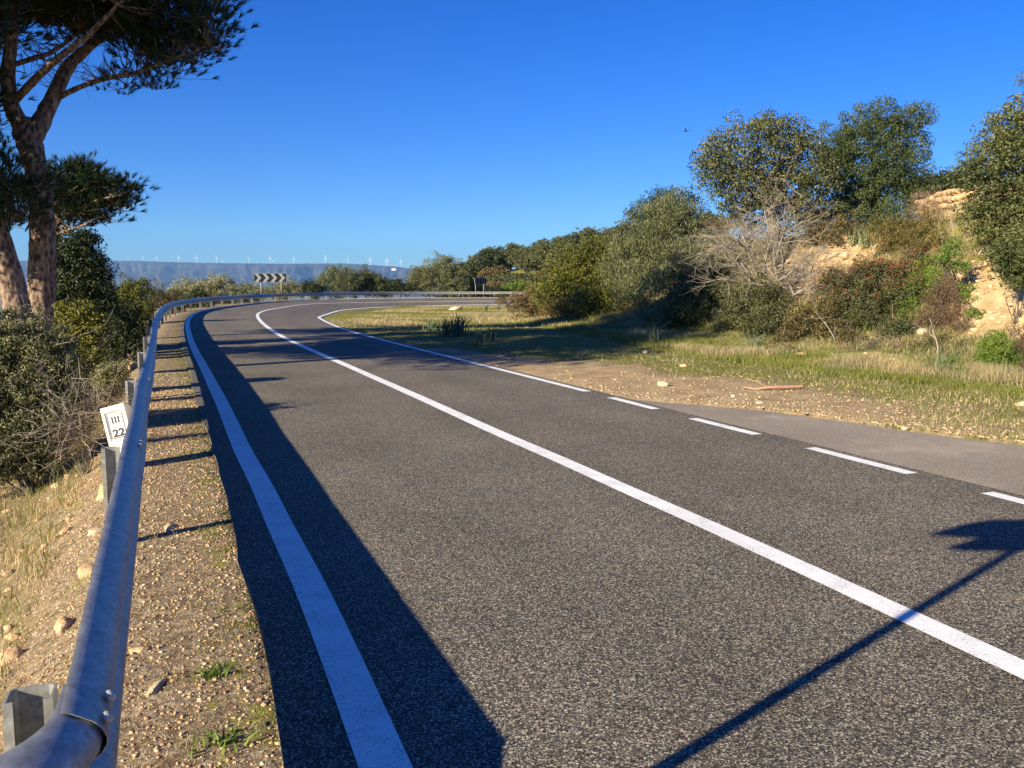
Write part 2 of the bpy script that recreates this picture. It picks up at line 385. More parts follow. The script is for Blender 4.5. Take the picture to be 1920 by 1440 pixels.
road = ribbon('road', lambda i: -.20, lambda i: wI[i] + .24, 0, NQ, M['asphalt'], 0, 10, 1, .055, .07, fixed=lambda i: [0, wC[i] * .22, wC[i] * .5, wC[i] * .78, wC[i], wC[i] + (wI[i] - wC[i]) * .25, wC[i] + (wI[i] - wC[i]) * .5, wC[i] + (wI[i] - wC[i]) * .75, wI[i], wI[i] + .14]); road_zone(road)
ribbon('edge_line_outer', lambda i: 0, lambda i: .165 + float(np.interp(S[i], [55, 100], [0, .07])), 0, NQ, M['paint'], .004)
ribbon('centre_line', lambda i: wC[i] - .075, lambda i: wC[i] + .085, 0, NQ, M['paint'], .005, 2, fixed=lambda i: [wC[i]])
j_solid = int(np.argmin(np.hypot((OQ + ON * wI[:, None])[:, 0] - flat(1105, 737)[0], (OQ + ON * wI[:, None])[:, 1] - flat(1105, 737)[1])))
ribbon('edge_line_inner', lambda i: wI[i] - float(np.interp(S[i], [35, 60, 100], [0, .08, .22])), lambda i: wI[i] + .13, j_solid, NQ, M['paint'], .004, fixed=lambda i: [wI[i]])
IQ = OQ + ON * wI[:, None]
def s_at(px, py):
    p = flat(px, py); d = np.hypot(IQ[:, 0] - p[0], IQ[:, 1] - p[1]); i = int(np.argmin(d))
    return S[i] + float((p - IQ[i]) @ OT[i])
def pt_s(s, w, dz):
    x = np.interp(s, S, OQ[:, 0]); y = np.interp(s, S, OQ[:, 1]); n = np.array([np.interp(s, S, ON[:, 0]), np.interp(s, S, ON[:, 1])])
    W = np.interp(s, S, wI) + w
    return (x + n[0] * W, y + n[1] * W, dz)
V = []; F = []
spans = [(s_at(1235, 767), s_at(1140, 746)), (s_at(1432, 814), s_at(1295, 785)), (s_at(1725, 887), s_at(1520, 840)), (s_at(2060, 975), s_at(1855, 924))]
ln = spans[1][1] - spans[1][0]; gp_ = spans[0][0] - spans[1][1]
for k in range(8): spans.append((spans[-1][0] - ln - gp_, spans[-1][0] - gp_))
for a, b in spans:
    n = len(V); V += [pt_s(a, 0, .004), pt_s(a, .13, .004), pt_s(b, .13, .004), pt_s(b, 0, .004)]; F.append((n, n + 1, n + 2, n + 3))
tag(mesh('edge_line_dashes', V, F, M['paint']), kind='structure')

# ------------------------------------------------------------------ terrain
MID = OQ + ON * (wI / 2)[:, None]; HW = wI / 2
DEC = slice(0, NQ, 3)
mid_, hw_, nn_, zi_, s_ = MID[DEC], HW[DEC], ON[DEC], zI[DEC], S[DEC]
iq_ = IQ[DEC]; zo_ = zi_ * 0
FOOT = np.array([(30, -40), (16, -8), (12.5, 4), (9.6, 12.6), (7.6, 19.5), (6.1, 26), (3.6, 34), (1.8, 42), (2.2, 50), (6, 58), (16, 72), (45, 90), (140, 94), (400, 60)], float)
def seg_sdf(x, y, P):
    best = np.full(x.shape, 1e9); sg = np.ones(x.shape)
    for a, b in zip(P[:-1], P[1:]):
        d = b - a; L2 = d @ d; t = np.clip(((x - a[0]) * d[0] + (y - a[1]) * d[1]) / L2, 0, 1)
        ex = x - a[0] - t * d[0]; ey = y - a[1] - t * d[1]; q = np.hypot(ex, ey)
        c = d[0] * ey - d[1] * ex
        m = q < best; best = np.where(m, q, best); sg = np.where(m, np.where(c < 0, 1.0, -1.0), sg)
    return best * sg
apx = [(5200, 1330), (3400, 1050), (2500, 905), (2200, 868), (1920, 833), (1700, 805), (1560, 785), (1400, 765), (1240, 752), (1150, 742), (1108, 736)]
ap = catmull([flat(*p) for p in apx], m=6)
AP_X, AP_Y = ap[::-1, 0], ap[::-1, 1]
def terrain(x, y):
    """returns z, soil/earth, green, straw"""
    x = np.asarray(x, float).ravel(); y = np.asarray(y, float).ravel()
    lat = np.empty(len(x)); zin = np.empty(len(x)); hw = np.empty(len(x)); ss = np.empty(len(x)); wz = np.empty(len(x))
    for c in range(0, len(x), 20000):
        X = x[c:c + 20000, None]; Y = y[c:c + 20000, None]
        D2 = (X - mid_[None, :, 0]) ** 2 + (Y - mid_[None, :, 1]) ** 2; i = D2.argmin(1)
        dx = X[:, 0] - mid_[i, 0]; dy = Y[:, 0] - mid_[i, 1]
        side = dx * nn_[i, 0] + dy * nn_[i, 1]; dist = np.sqrt(D2[np.arange(len(i)), i])
        lat[c:c + 20000] = np.where(dist < hw_[i] + .5, side, np.where(side > 0, dist, -dist)); hw[c:c + 20000] = hw_[i]; zin[c:c + 20000] = zi_[i]; ss[c:c + 20000] = s_[i]
        E2 = (X - iq_[None, :, 0]) ** 2 + (Y - iq_[None, :, 1]) ** 2 + .05; W = 1 / E2 ** 1.5
        wz[c:c + 20000] = (W * zi_[None]).sum(1) / W.sum(1)
    zc = np.interp(ss, S, zC); wc = np.interp(ss, S, wC); wi = np.interp(ss, S, wI)
    w = lat + hw                                     # 0 at the outer line, wI at the inner line
    zroad = np.where(w < 0, 0, np.where(w < wc, zc * w / wc, zc + (zin - zc) * (w - wc) / (wi - wc)))
    # (the lay-by slab needs its bed)
    bed = (w > wi) & (y < np.interp(x, AP_X, AP_Y) - .02) & (x > AP_X[0]) & (x < AP_X[-1])
    under = (w > -.13) & (w < wi + .16)
    n_lo = fbm(x, y, .25, 1) - .5; n_hi = fbm(x, y, 2.1, 4) - .5
    # outer side: verge, bank, falling ground
    q = np.clip(-w - .20, 0, None)
    drop = np.interp(q, [0, .62, .95, 1.7, 3.2, 8, 25, 70, 300, 1500, 9000], [0, .0, .16, .62, 1.15, 2.1, 5.0, 12, 45, 95, 110])
    far_o = sst(40, 60, ss)                          # round the bend the ground stays level before it falls
    drop2 = np.interp(q, [0, 2.5, 8, 25, 70, 300, 1500, 9000], [0, .05, .8, 3.0, 9, 40, 90, 110])
    z_out = -.022 - (drop * (1 - far_o) + drop2 * far_o) + n_hi * .05 * sst(.1, 1.0, q) + n_lo * 1.0 * sst(1, 10, q)
    # wooded hill beyond the bend
    wood = 15 * sst(125, 250, y) * sst(-45, 55, x) * (1 - sst(420, 700, y)) * (1 - sst(400, 900, x))
    z_out = z_out + wood + (drop2 * .0 + np.minimum(drop, 40)) * sst(0, 1, wood / 4) * .8
    # inner side: meadow and bank
    qi = np.clip(w - wi - .2, 0, None)
    hq = seg_sdf(x, y, FOOT)
    h = np.interp(hq, [-2.5, 0, 1.5, 3.5, 6.0, 9.5, 20, 60, 250, 1200], [0, .12, .65, 1.95, 3.2, 3.7, 5.0, 8, 26, 60])
    damp = 1 - .5 * sst(26, 60, y)
    z_in = wz * np.exp(-np.clip(hq + 3, 0, None) / 8) - .035 + .02 * qi / (1 + .2 * qi) + n_hi * .07 * sst(.2, 1.5, qi) + n_lo * (.10 + .3 * sst(-2, 2, hq)) * sst(1, 5, qi) - .16 * sst(.3, 3.5, qi) * sst(24, 34, ss) * (1 - sst(-2, 2, hq)) + h * damp * (1 + .5 * n_lo) + sst(.5, 3, hq) * n_hi * .55
    z_in = z_in + .02 * sst(.0, .5, qi)
    z_in = np.where(bed, -.07, z_in)
    z = np.where(under, zroad - .075, np.where(w < 0, z_out, z_in))
    # colour zones
    apr = np.interp(ss, [-30, 3, 10.3, 12, 14, 17, 30], [3.6, 2.0, .35, 1.3, .9, .3, .1])   # width of the gravelly strip past the asphalt
    grav = 1 - sst(.7, 1.5, (qi + .0) / (apr + .9 * np.interp(ss, [4, 9, 14], [1.4, 2.3, .4])))
    right = (w > 0)
    verge = (~right) & (q < 1.1)
    green = np.where(right, (.68 - .50 * grav * sst(3, 8, ss) - .22 * grav) * (1 - sst(-1, 2, hq) * .45) + .3 * n_lo, np.where(q < .22, .40, .16))
    green = np.where(right & (ss > 18), .62 + .5 * n_lo, green)
    green = np.where(right & (hq > 1), .36 + .5 * n_lo, green)
    straw = np.where(right, .48 + .3 * sst(-3, 1, hq), np.where(verge, .12, .62))
    straw = np.where(right & (grav > .5), .1, straw)
    straw = np.where((~right) & (q > 6), .35, straw)
    earth = np.where(right & (ss > 2) & (ss < 24) & (hq < 0), .6 * grav, 0.0)
    green = np.where((~right) & (q > 6) , .62, green)
    return z, earth, green, straw
def zt(x, y): return float(terrain([x], [y])[0][0])
def gp(px, py, y0=3.0, y1=260.0):
    """the place on the ground seen at a picture point"""
    r = ray(px, py); Y = np.exp(np.linspace(math.log(y0), math.log(y1), 900)); P = r[None] * (Y / r[1])[:, None]; P[:, 2] += H_CAM
    z = terrain(P[:, 0], P[:, 1])[0]; k = np.where(P[:, 2] <= z)[0]
    return P[k[0]] if len(k) else P[-1]

def axis(lo, hi, fine, core):
    out = [0.0]; v = 0.0
    while v < hi: v += fine if v < core else (v * (fine / core) if v < 130 else v * .06); out.append(v)
    neg = []; v = 0.0
    while v < -lo: v += fine if v < core * .8 else (v * (fine / core * 1.2) if v < 130 else v * .06); neg.append(-v)
    return np.array(sorted(neg) + out)
AX = axis(-9500, 9500, .10, 9.0); AY = axis(-120, 13400, .10, 9.0)
GX, GY = np.meshgrid(AX, AY); gx = GX.ravel(); gy = GY.ravel()
gz, e_, g_, s2_ = terrain(gx, gy)
# raw earth faces on the bank, where the photograph shows them
for px, py, r in ((1545, 500, 1.9), (1520, 545, 1.5), (1590, 478, 1.6), (1490, 540, .9), (1860, 500, 1.3), (1890, 545, 1.4), (1840, 540, 1.0), (1905, 590, 1.0), (1600, 590, .7), (1780, 395, 1.5), (1930, 620, 1.2), (1475, 490, .9)):
    c = gp(px, py, 12); d = np.hypot(gx - c[0], gy - c[1]) + (fbm(gx, gy, 1.3, 9) - .5) * 2.0 * r * .6
    k = 1 - sst(r * .55, r * 1.05, d); e_ = np.maximum(e_, k); g_ = g_ * (1 - k); s2_ = s2_ * (1 - .8 * k)
nx_, ny_ = len(AX), len(AY); ii = np.arange(nx_ * ny_).reshape(ny_, nx_)
GF = np.stack([ii[:-1, :-1], ii[:-1, 1:], ii[1:, 1:], ii[1:, :-1]], -1).reshape(-1, 4)
tag(mesh('ground', np.c_[gx, gy, gz], GF, M['ground'], smooth=True, attr=np.c_[e_, g_, s2_]), kind='structure')

# old grey asphalt lay-by beside the road
inner = []
for p in ap:
    i = int(np.argmin(np.hypot(IQ[:, 0] - p[0], IQ[:, 1] - p[1]))); inner.append(OQ[i] + ON[i] * (wI[i] + .18))
V = []
for k, (a, b) in enumerate(zip(inner, ap)):
    for t in np.linspace(0, 1, 7):
        p = a + (b - a) * t; j = (rnd.random() - .5) * .05 if t == 1 else 0; V.append((p[0] + j, p[1] + j, -.014))
F = [(i * 7 + j, i * 7 + j + 1, i * 7 + j + 8, i * 7 + j + 7) for i in range(len(ap) - 1) for j in range(6)]
tag(mesh('lay_by', V, F, M['old']), kind='structure')

# ------------------------------------------------------------------ guardrail
RAIL_OFF = -.84
def rail_axis(s):
    x = np.interp(s, S, OQ[:, 0]); y = np.interp(s, S, OQ[:, 1])
    n = np.array([np.interp(s, S, ON[:, 0]), np.interp(s, S, ON[:, 1])]); n /= np.linalg.norm(n)
    o = np.interp(s, [-.9, -.53, .19, .95, 2.9, 45, 60, 200], [-.765, -.776, -.796, -.82, -.832, -.832, -.72, -.64])
    return np.array([x, y]) + n * o, n
WP = [(.152, .0), (.150, .012), (.140, .030), (.124, .055), (.105, .071), (.085, .079), (.068, .078), (.052, .068), (.036, .045), (.022, .020), (.010, .006), (0, .002)]
def z_mid(s): return float(np.interp(s, [-1, .9, 2.9, 4.7, 7.8, 12.3, 20.8, 45], [.575, .59, .60, .615, .64, .66, .68, .705])) - .168
WP = [(a * 1.1, b * 1.2) for a, b in WP]
WP = WP + [(-a, b) for a, b in WP[:-1][::-1]]
ZMID = z_mid(-.6)
rail = empty('guardrail', (*rail_axis(0)[0], 0), 'long galvanised steel guardrail following the outer edge of the bend', 'guardrail')
rb = np.array(rail.location)
def beam(path, normals, lift, name='beam', zm=None):
    zm = [ZMID] * len(path) if zm is None else zm
    """sweep the W profile (thickness 3 mm) along plan points"""
    V = []; n = len(path); k = len(WP)
    for lay in (0, 1):
        for p, nn, z_ in zip(path, normals, zm):
            for zz, dd in WP:
                d = dd + lift + (.0035 if lay else 0); V.append((p[0] + nn[0] * d, p[1] + nn[1] * d, z_ + zz))
    F = []
    A = lambda l, i, j: l * n * k + i * k + j
    for i in range(n - 1):
        for j in range(k - 1):
            F.append((A(1, i, j), A(1, i, j + 1), A(1, i + 1, j + 1), A(1, i + 1, j))); F.append((A(0, i, j), A(0, i + 1, j), A(0, i + 1, j + 1), A(0, i, j + 1)))
        for j in (0, k - 1): F.append((A(0, i, j), A(1, i, j), A(1, i + 1, j), A(0, i + 1, j)))
    for i in (0, n - 1):
        for j in range(k - 1): F.append((A(0, i, j), A(0, i, j + 1), A(1, i, j + 1), A(1, i, j)))
    o = mesh(name, np.array(V) - rb, F, M['zinc'], rail, smooth=True)
    m = o.modifiers.new('es', 'EDGE_SPLIT'); m.split_angle = math.radians(50)
    return o
def dome(c, axis_, r, h):
    a = np.array(axis_, float); a /= np.linalg.norm(a); u = np.cross(a, (.1, .2, 1)); u /= np.linalg.norm(u); w = np.cross(a, u)
    V = []; 
    for k, (rr, hh) in enumerate(((1, 0), (.95, .35), (.7, .75), (.3, 1))):
        for j in range(10):
            t = 2 * PI * j / 10; V.append(np.array(c) + (u * math.cos(t) + w * math.sin(t)) * r * rr + a * h * hh)
    F = [(i * 10 + j, i * 10 + (j + 1) % 10, i * 10 + 10 + (j + 1) % 10, i * 10 + 10 + j) for i in range(3) for j in range(10)] + [tuple(30 + j for j in range(10))]
    return V, F
SJ = [-.53]                                     # joints of the rail by arc length
while SJ[-1] < 165: SJ.append(SJ[-1] + 3.69)
def s_of_y(Y): return float(np.interp(Y, OQ[i0 - 8:i0 + 60, 1], S[i0 - 8:i0 + 60]))
nseg = len(SJ) - 1
for k in range(nseg):
    a, b = SJ[k], SJ[k + 1] + .16
    ss_ = np.linspace(a, b, 5 if k < 4 else 4); pp = [rail_axis(s) for s in ss_]
    lifts = .004
    P_ = [p for p, n in pp]; N_ = [n for p, n in pp]
    # each far sheet lies over the end of the nearer one
    P2 = [p + n * (.0045 * (1 - (i / (len(P_) - 1)))) for i, (p, n) in enumerate(zip(P_, N_))]
    bm_ = beam(P2, N_, lifts, zm=[z_mid(s) for s in ss_])
    if k < 12:
        for ds, (zz, dd, up) in [(.045, (.120, .093, .9)), (.16, (.120, .093, .9)), (.045, (-.028, .042, .3)), (.16, (-.028, .042, .3)), (.05, (.030, .038, -.3))]:
            p, n = rail_axis(a + ds); c = np.array([p[0] + n[0] * (dd + .010), p[1] + n[1] * (dd + .010), z_mid(a + ds) + zz]) - rb
            v, f = dome(c, (n[0], n[1], up), .0165, .013); mesh('bolt', v, f, M['bolt'], bm_, smooth=True)
# curved terminal at the near end
p0, n0 = rail_axis(SJ[0] + .16); t0 = np.array([-n0[1], n0[0]])
if t0 @ OT[i0] < 0: t0 = -t0
path = []; nor = []
for d in (0, .07, .13): path.append(p0 - t0 * d); nor.append(n0)
R_ = .25; c0 = path[-1] - n0 * R_
for a in np.linspace(0, 1.9, 13)[1:]:
    path.append(c0 + n0 * R_ * math.cos(a) - t0 * R_ * math.sin(a)); nor.append(n0 * math.cos(a) - t0 * math.sin(a))
tm = beam(path, nor, 0.0, 'end_terminal')
# spacer plate with its bolt in the waist of the rail
pc, nc = path[1] + t0 * .02, n0
for nm, m_ in (('washer_plate', M['zinc']),):
    Vp = []
    for dz in (-.028, .028):
        for dt in (-.035, .035): Vp.append((*(pc + t0 * dt + nc * .030), ZMID - .02 + dz)); Vp.append((*(pc + t0 * dt + nc * .036), ZMID - .02 + dz))
    Vp = np.array(Vp) - rb
    w_ = mesh(nm, Vp, [(0, 2, 6, 4), (1, 5, 7, 3), (0, 4, 5, 1), (2, 3, 7, 6), (0, 1, 3, 2), (4, 6, 7, 5)], m_, rail)
    v, f = dome(np.array([*(pc + nc * .036), ZMID - .02]) - rb, (nc[0], nc[1], 0), .011, .008); mesh('bolt', v, f, M['zinc'], w_, smooth=True)
def c_post(s, top, w=.10, d=.07, th=.005, back=.0):
    p, n = rail_axis(s); t = np.array([-n[1], n[0]])
    if t[1] < 0: t = -t
    g = zt(*(p - n * .1)) - .25
    # open C section, mouth towards the viewer, web on the far side; corners rounded
    x0, x1 = -.012 - back, -.012 - back - w                           # towards / away from the road
    pts = [(x0 - .022, 0), (x0, 0), (x0, d * .82), (x0 - .008, d * .96), (x0 - .02, d), (x1 + .02, d), (x1 + .008, d * .96), (x1, d * .82), (x1, 0), (x1 + .022, 0)]
    pin = [(x0 - .022, th), (x0 - th, th), (x0 - th, d * .80), (x0 - .011, d * .9), (x0 - .02, d - th), (x1 + .02, d - th), (x1 + .011, d * .9), (x1 + th, d * .80), (x1 + th, th), (x1 + .022, th)]
    V = []; k = len(pts)
    for z in (g, top):
        for a, b in pts + pin: q = p + n * a + t * (b - d); V.append((q[0], q[1], z))
    F = []
    for j in range(k - 1):
        F += [(j, j + 1, 2 * k + j + 1, 2 * k + j), (k + j + 1, k + j, 3 * k + j, 3 * k + j + 1), (2 * k + j, 2 * k + j + 1, 3 * k + j + 1, 3 * k + j)]
    F += [(0, 2 * k, 3 * k, k), (k - 1, 2 * k - 1, 4 * k - 1, 3 * k - 1)]
    mesh('post', np.array(V) - rb, F, M['zinc_light'], rail)
c_post(SJ[0] + .26, .545, .11, .09, .006, .01)
for k in range(1, nseg): c_post(SJ[k] - .04, z_mid(SJ[k]) + .14)

# ------------------------------------------------------------------ rocks, pebbles
def ico():
    t = (1 + 5 ** .5) / 2
    V = np.array([(-1, t, 0), (1, t, 0), (-1, -t, 0), (1, -t, 0), (0, -1, t), (0, 1, t), (0, -1, -t), (0, 1, -t), (t, 0, -1), (t, 0, 1), (-t, 0, -1), (-t, 0, 1)], float)
    V /= np.linalg.norm(V[0])
    F = np.array([(0, 11, 5), (0, 5, 1), (0, 1, 7), (0, 7, 10), (0, 10, 11), (1, 5, 9), (5, 11, 4), (11, 10, 2), (10, 7, 6), (7, 1, 8), (3, 9, 4), (3, 4, 2), (3, 2, 6), (3, 6, 8), (3, 8, 9), (4, 9, 5), (2, 4, 11), (6, 2, 10), (8, 6, 7), (9, 8, 1)])
    return V, F
IV, IF = ico()
def subdiv(V, F):
    V = [tuple(v) for v in V]; c = {}; out = []
    def mid(a, b):
        k = (min(a, b), max(a, b))
        if k not in c:
            m = (np.array(V[a]) + np.array(V[b])) / 2; m /= np.linalg.norm(m); V.append(tuple(m)); c[k] = len(V) - 1
        return c[k]
    for a, b, d in F:
        x, y, z = mid(a, b), mid(b, d), mid(d, a); out += [(a, x, z), (b, y, x), (d, z, y), (x, y, z)]
    return np.array(V), np.array(out)
IV1, IF1 = subdiv(IV, IF); IV2, IF2 = subdiv(IV1, IF1)
def rock_mesh(seed, sx, sy, sz, V0=None, facets=9):
    r = np.random.RandomState(seed); V = (IV2 if V0 is None else V0).copy()
    for k in range(facets):
        n = r.randn(3); n /= np.linalg.norm(n); d = .55 + .35 * r.rand(); p = V @ n; V = V - np.clip(p - d, 0, None)[:, None] * n
    V = V * (1 + .07 * r.randn(len(V), 1)) * np.array([sx, sy, sz]); a = r.rand() * 6.28
    R = np.array([[math.cos(a), -math.sin(a), 0], [math.sin(a), math.cos(a), 0], [0, 0, 1]]); return V @ R.T
def rock(px, py, wpx, label, hf=.6, mat='stone', group=None, yb=3.0):
    p = gp(px, py, yb); sc = wpx / F_PX * p[1] / 2
    V = rock_mesh(int(px * 7 + py), sc, sc * .75, sc * hf)
    o = mesh('rock', V, IF2, M[mat]); o.location = (p[0], p[1], p[2] + sc * hf * .45); tag(o, label, 'rock', group); return o
for a in [(855, 583, 30, 'largest pale rock lying in the grass inside the bend', .45), (827, 594, 9, 'small stone just in front of the largest rock inside the bend', .6),
          (1243, 724, 24, 'angular white stone on the gravel left of the fallen branch', .7), (1588, 484, 36, 'long cream boulder at the top of the bare earth face', .5),
          (1852, 480, 40, 'round cream boulder high on the slope under the right-hand oak', .8), (1612, 497, 24, 'ochre block just below the long cream boulder', .7),
          (1728, 628, 36, 'pale flat rock at the foot of the red-tipped mastic bush', .5), (1502, 668, 20, 'orange stone in the grass below the grey-green lentisk bush', .6),
          (1500, 693, 20, 'flat pale stone at the edge of the mossy grass', .4), (1678, 680, 16, 'upright tan stone among tall dry grass', .8), (1674, 694, 18, 'wide tan stone directly below the upright one', .5),
          (1210, 662, 16, 'small pale stone near the spiky plant at the meadow edge', .6), (1282, 688, 16, 'orange-tinted stone on short grass beyond the gravel', .5),
          (1374, 745, 14, 'white pebble-like stone beside the fallen branch', .6), (1697, 805, 18, 'tan rock at the edge of the old grey asphalt', .5), (1915, 762, 22, 'half-cropped tan stone at the right frame edge', .7),
          (1424, 757, 20, 'brown flat stone on the gravel below the fallen branch', .4), (1664, 699, 20, 'buried tan stone in green tufts', .4),
          (1516, 660, 12, 'little ochre stone behind the orange one', .5), (1800, 520, 16, 'ochre stone stuck in the right-hand earth slope', .7), (1795, 490, 12, 'small ochre stone on the green slope', .6),
          (955, 605, 10, 'little ochre stone in shadowed grass', .5)]:
    rock(a[0], a[1], a[2], a[3], a[4], 'stone_orange' if ('ochre' in a[3] or 'orange' in a[3]) else 'stone')
for px, py, sx, sy, sz, lab, rz in [(262, 1222, .060, .035, .02, 'flat orange rock on the verge beside the near guardrail', 0), (292, 1290, .07, .022, .016, 'long pinkish rock slab on the verge nearest the camera', .4),
                                (318, 990, .12, .030, .02, 'long pale slab on the verge under the forked shadow line', .5), (20, 1240, .09, .08, .07, 'ochre rock at the left frame edge below the guardrail', 0),
                                (120, 1180, .07, .05, .05, 'tan rock under the guardrail near the wide end post', 0), (165, 1075, .08, .06, .05, 'tan ledge rock just behind the guardrail', 0), (182, 1000, .07, .05, .04, 'small pale rock at the rail edge in front of the first narrow post', 0),
                                (200, 930, .10, .07, .09, 'tall tan ledge rock touching the first narrow post', 0), (240, 722, .13, .1, .12, 'round cream rock beside the second narrow post', 0), (262, 685, .16, .12, .1, 'tan rock heap stone behind the third post', 0), (250, 690, .12, .1, .08, 'small tan stone behind the third post', 0), (300, 1215, .02, .02, .014, 'little loose stone on the near verge', 0)]:
    p = gp(px, py, 1.2); o = mesh('rock', rock_mesh(px + py, sx, sy, sz), IF2, M['stone_orange' if ('ochre' in lab or 'orange' in lab or 'tan' in lab) else 'stone']); o.location = (p[0], p[1], p[2] + sz * .15); o.rotation_euler = (0, 0, rz); tag(o, lab, 'rock')

def scatter_pebbles(name, xy, size, mat):
    n = len(xy); z = terrain(xy[:, 0], xy[:, 1])[0]
    sc = size[:, None, None] * (rs.rand(n, 1, 3) * .6 + .5) * np.array([1, 1, .6])
    a = rs.rand(n) * 6.28; ca, sa = np.cos(a), np.sin(a)
    V = IV[None] * (1 + .22 * rs.randn(n, 12, 1)) * sc
    X = V[..., 0] * ca[:, None] - V[..., 1] * sa[:, None]; Y = V[..., 0] * sa[:, None] + V[..., 1] * ca[:, None]
    V = np.stack([X + xy[:, :1], Y + xy[:, 1:], V[..., 2] + (z + size * .12)[:, None]], -1).reshape(-1, 3)
    F = (IF[None] + 12 * np.arange(n)[:, None, None]).reshape(-1, 3)
    return tag(mesh(name, V, F, mat), kind='stuff')
BR = []
for px, py, r, n in ((1545, 500, 1.5, 160), (1520, 545, 1.2, 120), (1590, 478, 1.3, 120), (1860, 500, 1.3, 160), (1890, 545, 1.4, 200), (1905, 590, 1.0, 120), (1780, 410, 1.5, 150), (1840, 540, 1.0, 90), (1700, 640, 1.5, 60), (1560, 650, 2, 60)):
    c = gp(px, py, 12); BR.append(c[:2] + rs.randn(n, 2) * r * .5)
BR = np.vstack(BR); scatter_pebbles('bank_rubble', BR, .015 + .09 * rs.rand(len(BR)) ** 3, M['stone_orange'])
def lateral(s, w):
    x = np.interp(s, S, OQ[:, 0]); y = np.interp(s, S, OQ[:, 1]); nx = np.interp(s, S, ON[:, 0]); ny = np.interp(s, S, ON[:, 1])
    return np.c_[x + nx * w, y + ny * w]
n = 15000; s1 = -1.5 + 13 * rs.rand(n) ** 1.8; w1 = -.19 - 1.2 * rs.rand(n)
scatter_pebbles('verge_gravel', lateral(s1, w1), .0035 + .009 * rs.rand(n) ** 3 + .0005 * s1, M['stone_orange'])
n = 3500; s1 = -1.5 + 16 * rs.rand(n) ** 1.5; w1 = -.21 - 1.2 * rs.rand(n)
scatter_pebbles('pale_verge_gravel', lateral(s1, w1), .003 + .011 * rs.rand(n) ** 3 + .0006 * s1, M['stone'])
n = 6500; t_ = rs.rand(n); pxy = np.array([flat(1030 + 1100 * a, np.interp(1030 + 1100 * a, [1030, 1100, 1150, 1240, 1400, 1560, 1700, 1920, 2150], [712, 731, 739, 750, 764, 784, 804, 832, 862]) - 60 * (rs.rand() ** 1.7) * (1.0 if a > .12 else .5)) for a in t_])
scatter_pebbles('roadside_gravel', pxy, .005 + .026 * rs.rand(n) ** 5, M['stone_gravel'])
n = 1500; s1 = 0 + 22 * rs.rand(n); w1 = -1.3 - 2.5 * rs.rand(n)
scatter_pebbles('bank_stones', lateral(s1, w1), .015 + .05 * rs.rand(n) ** 3, M['stone_orange'])

n = 3500; s1 = -1.5 + 14 * rs.rand(n) ** 1.5; w1 = -.16 - .10 * rs.rand(n) ** 2
scatter_pebbles('asphalt_crumbs', lateral(s1, w1), .003 + .010 * rs.rand(n) ** 3 + .0004 * s1, M['asphalt'])
# ------------------------------------------------------------------ grass
def blades(name, xy, per, hgt, wid, spread, lean, mat, parent=None, base=None):
    n = len(xy); z = terrain(xy[:, 0], xy[:, 1])[0]
    hgt = np.broadcast_to(hgt, (n,)); wid = np.broadcast_to(wid, (n,))
    N = n * per; c = np.repeat(np.c_[xy, z - .01], per, 0); c[:, :2] += rs.randn(N, 2) * np.repeat(np.broadcast_to(spread, (n,)), per)[:, None]
    h = np.repeat(hgt, per) * (.5 + .8 * rs.rand(N)); w = np.repeat(wid, per); a = rs.rand(N) * 6.28; ln_ = lean * (rs.rand(N) ** .7) * h
    d = np.c_[np.cos(a), np.sin(a), np.zeros(N)]; b = rs.rand(N) * 6.28; sd_ = np.c_[np.cos(b), np.sin(b), np.zeros(N)] * w[:, None] * .5
    up = np.array([0, 0, 1.0]); m_ = c + d * (ln_ * .3)[:, None] + up * (h * .6)[:, None]; tip = c + d * ln_[:, None] + up * h[:, None] * .95
    V = np.stack([c - sd_, c + sd_, m_ + sd_ * .7, m_ - sd_ * .7, tip], 1).reshape(-1, 3)
    if base is not None: V = V - base
    k = 5 * np.arange(N)[:, None]
    F = np.vstack([k + np.array([[0, 1, 2]]), k + np.array([[0, 2, 3]]), k + np.array([[3, 2, 4]])])
    return mesh(name, V, F, mat, parent)
def pick(n, px0, px1, f0, f1, pw=1.0):
    """random ground places between two picture curves, weighted to fill the picture evenly"""
    P = []
    while len(P) < n:
        a = px0 + (px1 - px0) * rs.rand(); lo, hi = f0(a), f1(a)
        p = flat(a, lo + (hi - lo) * rs.rand() ** pw)
        if 2 < p[1] < 90: P.append(p)
    return np.array(P)
near_e = lambda x: np.interp(x, [615, 650, 700, 780, 870, 960, 1100, 1160, 1240, 1400, 1560, 1700, 1920, 2100], [600, 613, 627, 648, 672, 693, 728, 738, 748, 762, 782, 803, 830, 858])
far_e = lambda x: np.interp(x, [615, 650, 700, 800, 950, 1100, 1300, 1450, 1600, 1750, 1920, 2100], [592, 586, 581, 577, 574, 590, 628, 645, 660, 672, 690, 715])
xy = pick(20000, 620, 2100, near_e, far_e, .8)
D_ = xy[:, 1]; keep = (vnoise(xy[:, 0], xy[:, 1], .6, 2) > .38) & (rs.rand(len(xy)) < .9)
fq = seg_sdf(xy[:, 0], xy[:, 1], FOOT); iqd = np.array([np.min((IQ[::3, 0] - a) ** 2 + (IQ[::3, 1] - b) ** 2) for a, b in xy]) ** .5
zg_ = terrain(xy[:, 0], xy[:, 1])[2]; keep &= (rs.rand(len(xy)) < sst(.15, .6, zg_)) ; keep &= (iqd > .5) & ((iqd > 1.6) | (rs.rand(len(xy)) < .3))
x_ = xy[keep]; f_ = fq[keep]; tag(blades('green_grass', x_, 9, .018 + .09 * sst(-3.2, 0, f_) + .03 * vnoise(x_[:, 0], x_[:, 1], .9) * sst(-6, -2, f_), .004 + .00035 * x_[:, 1], .09, .7, M['grass_green']), 'short green grass on the meadow inside the bend', 'grass', kind='stuff')
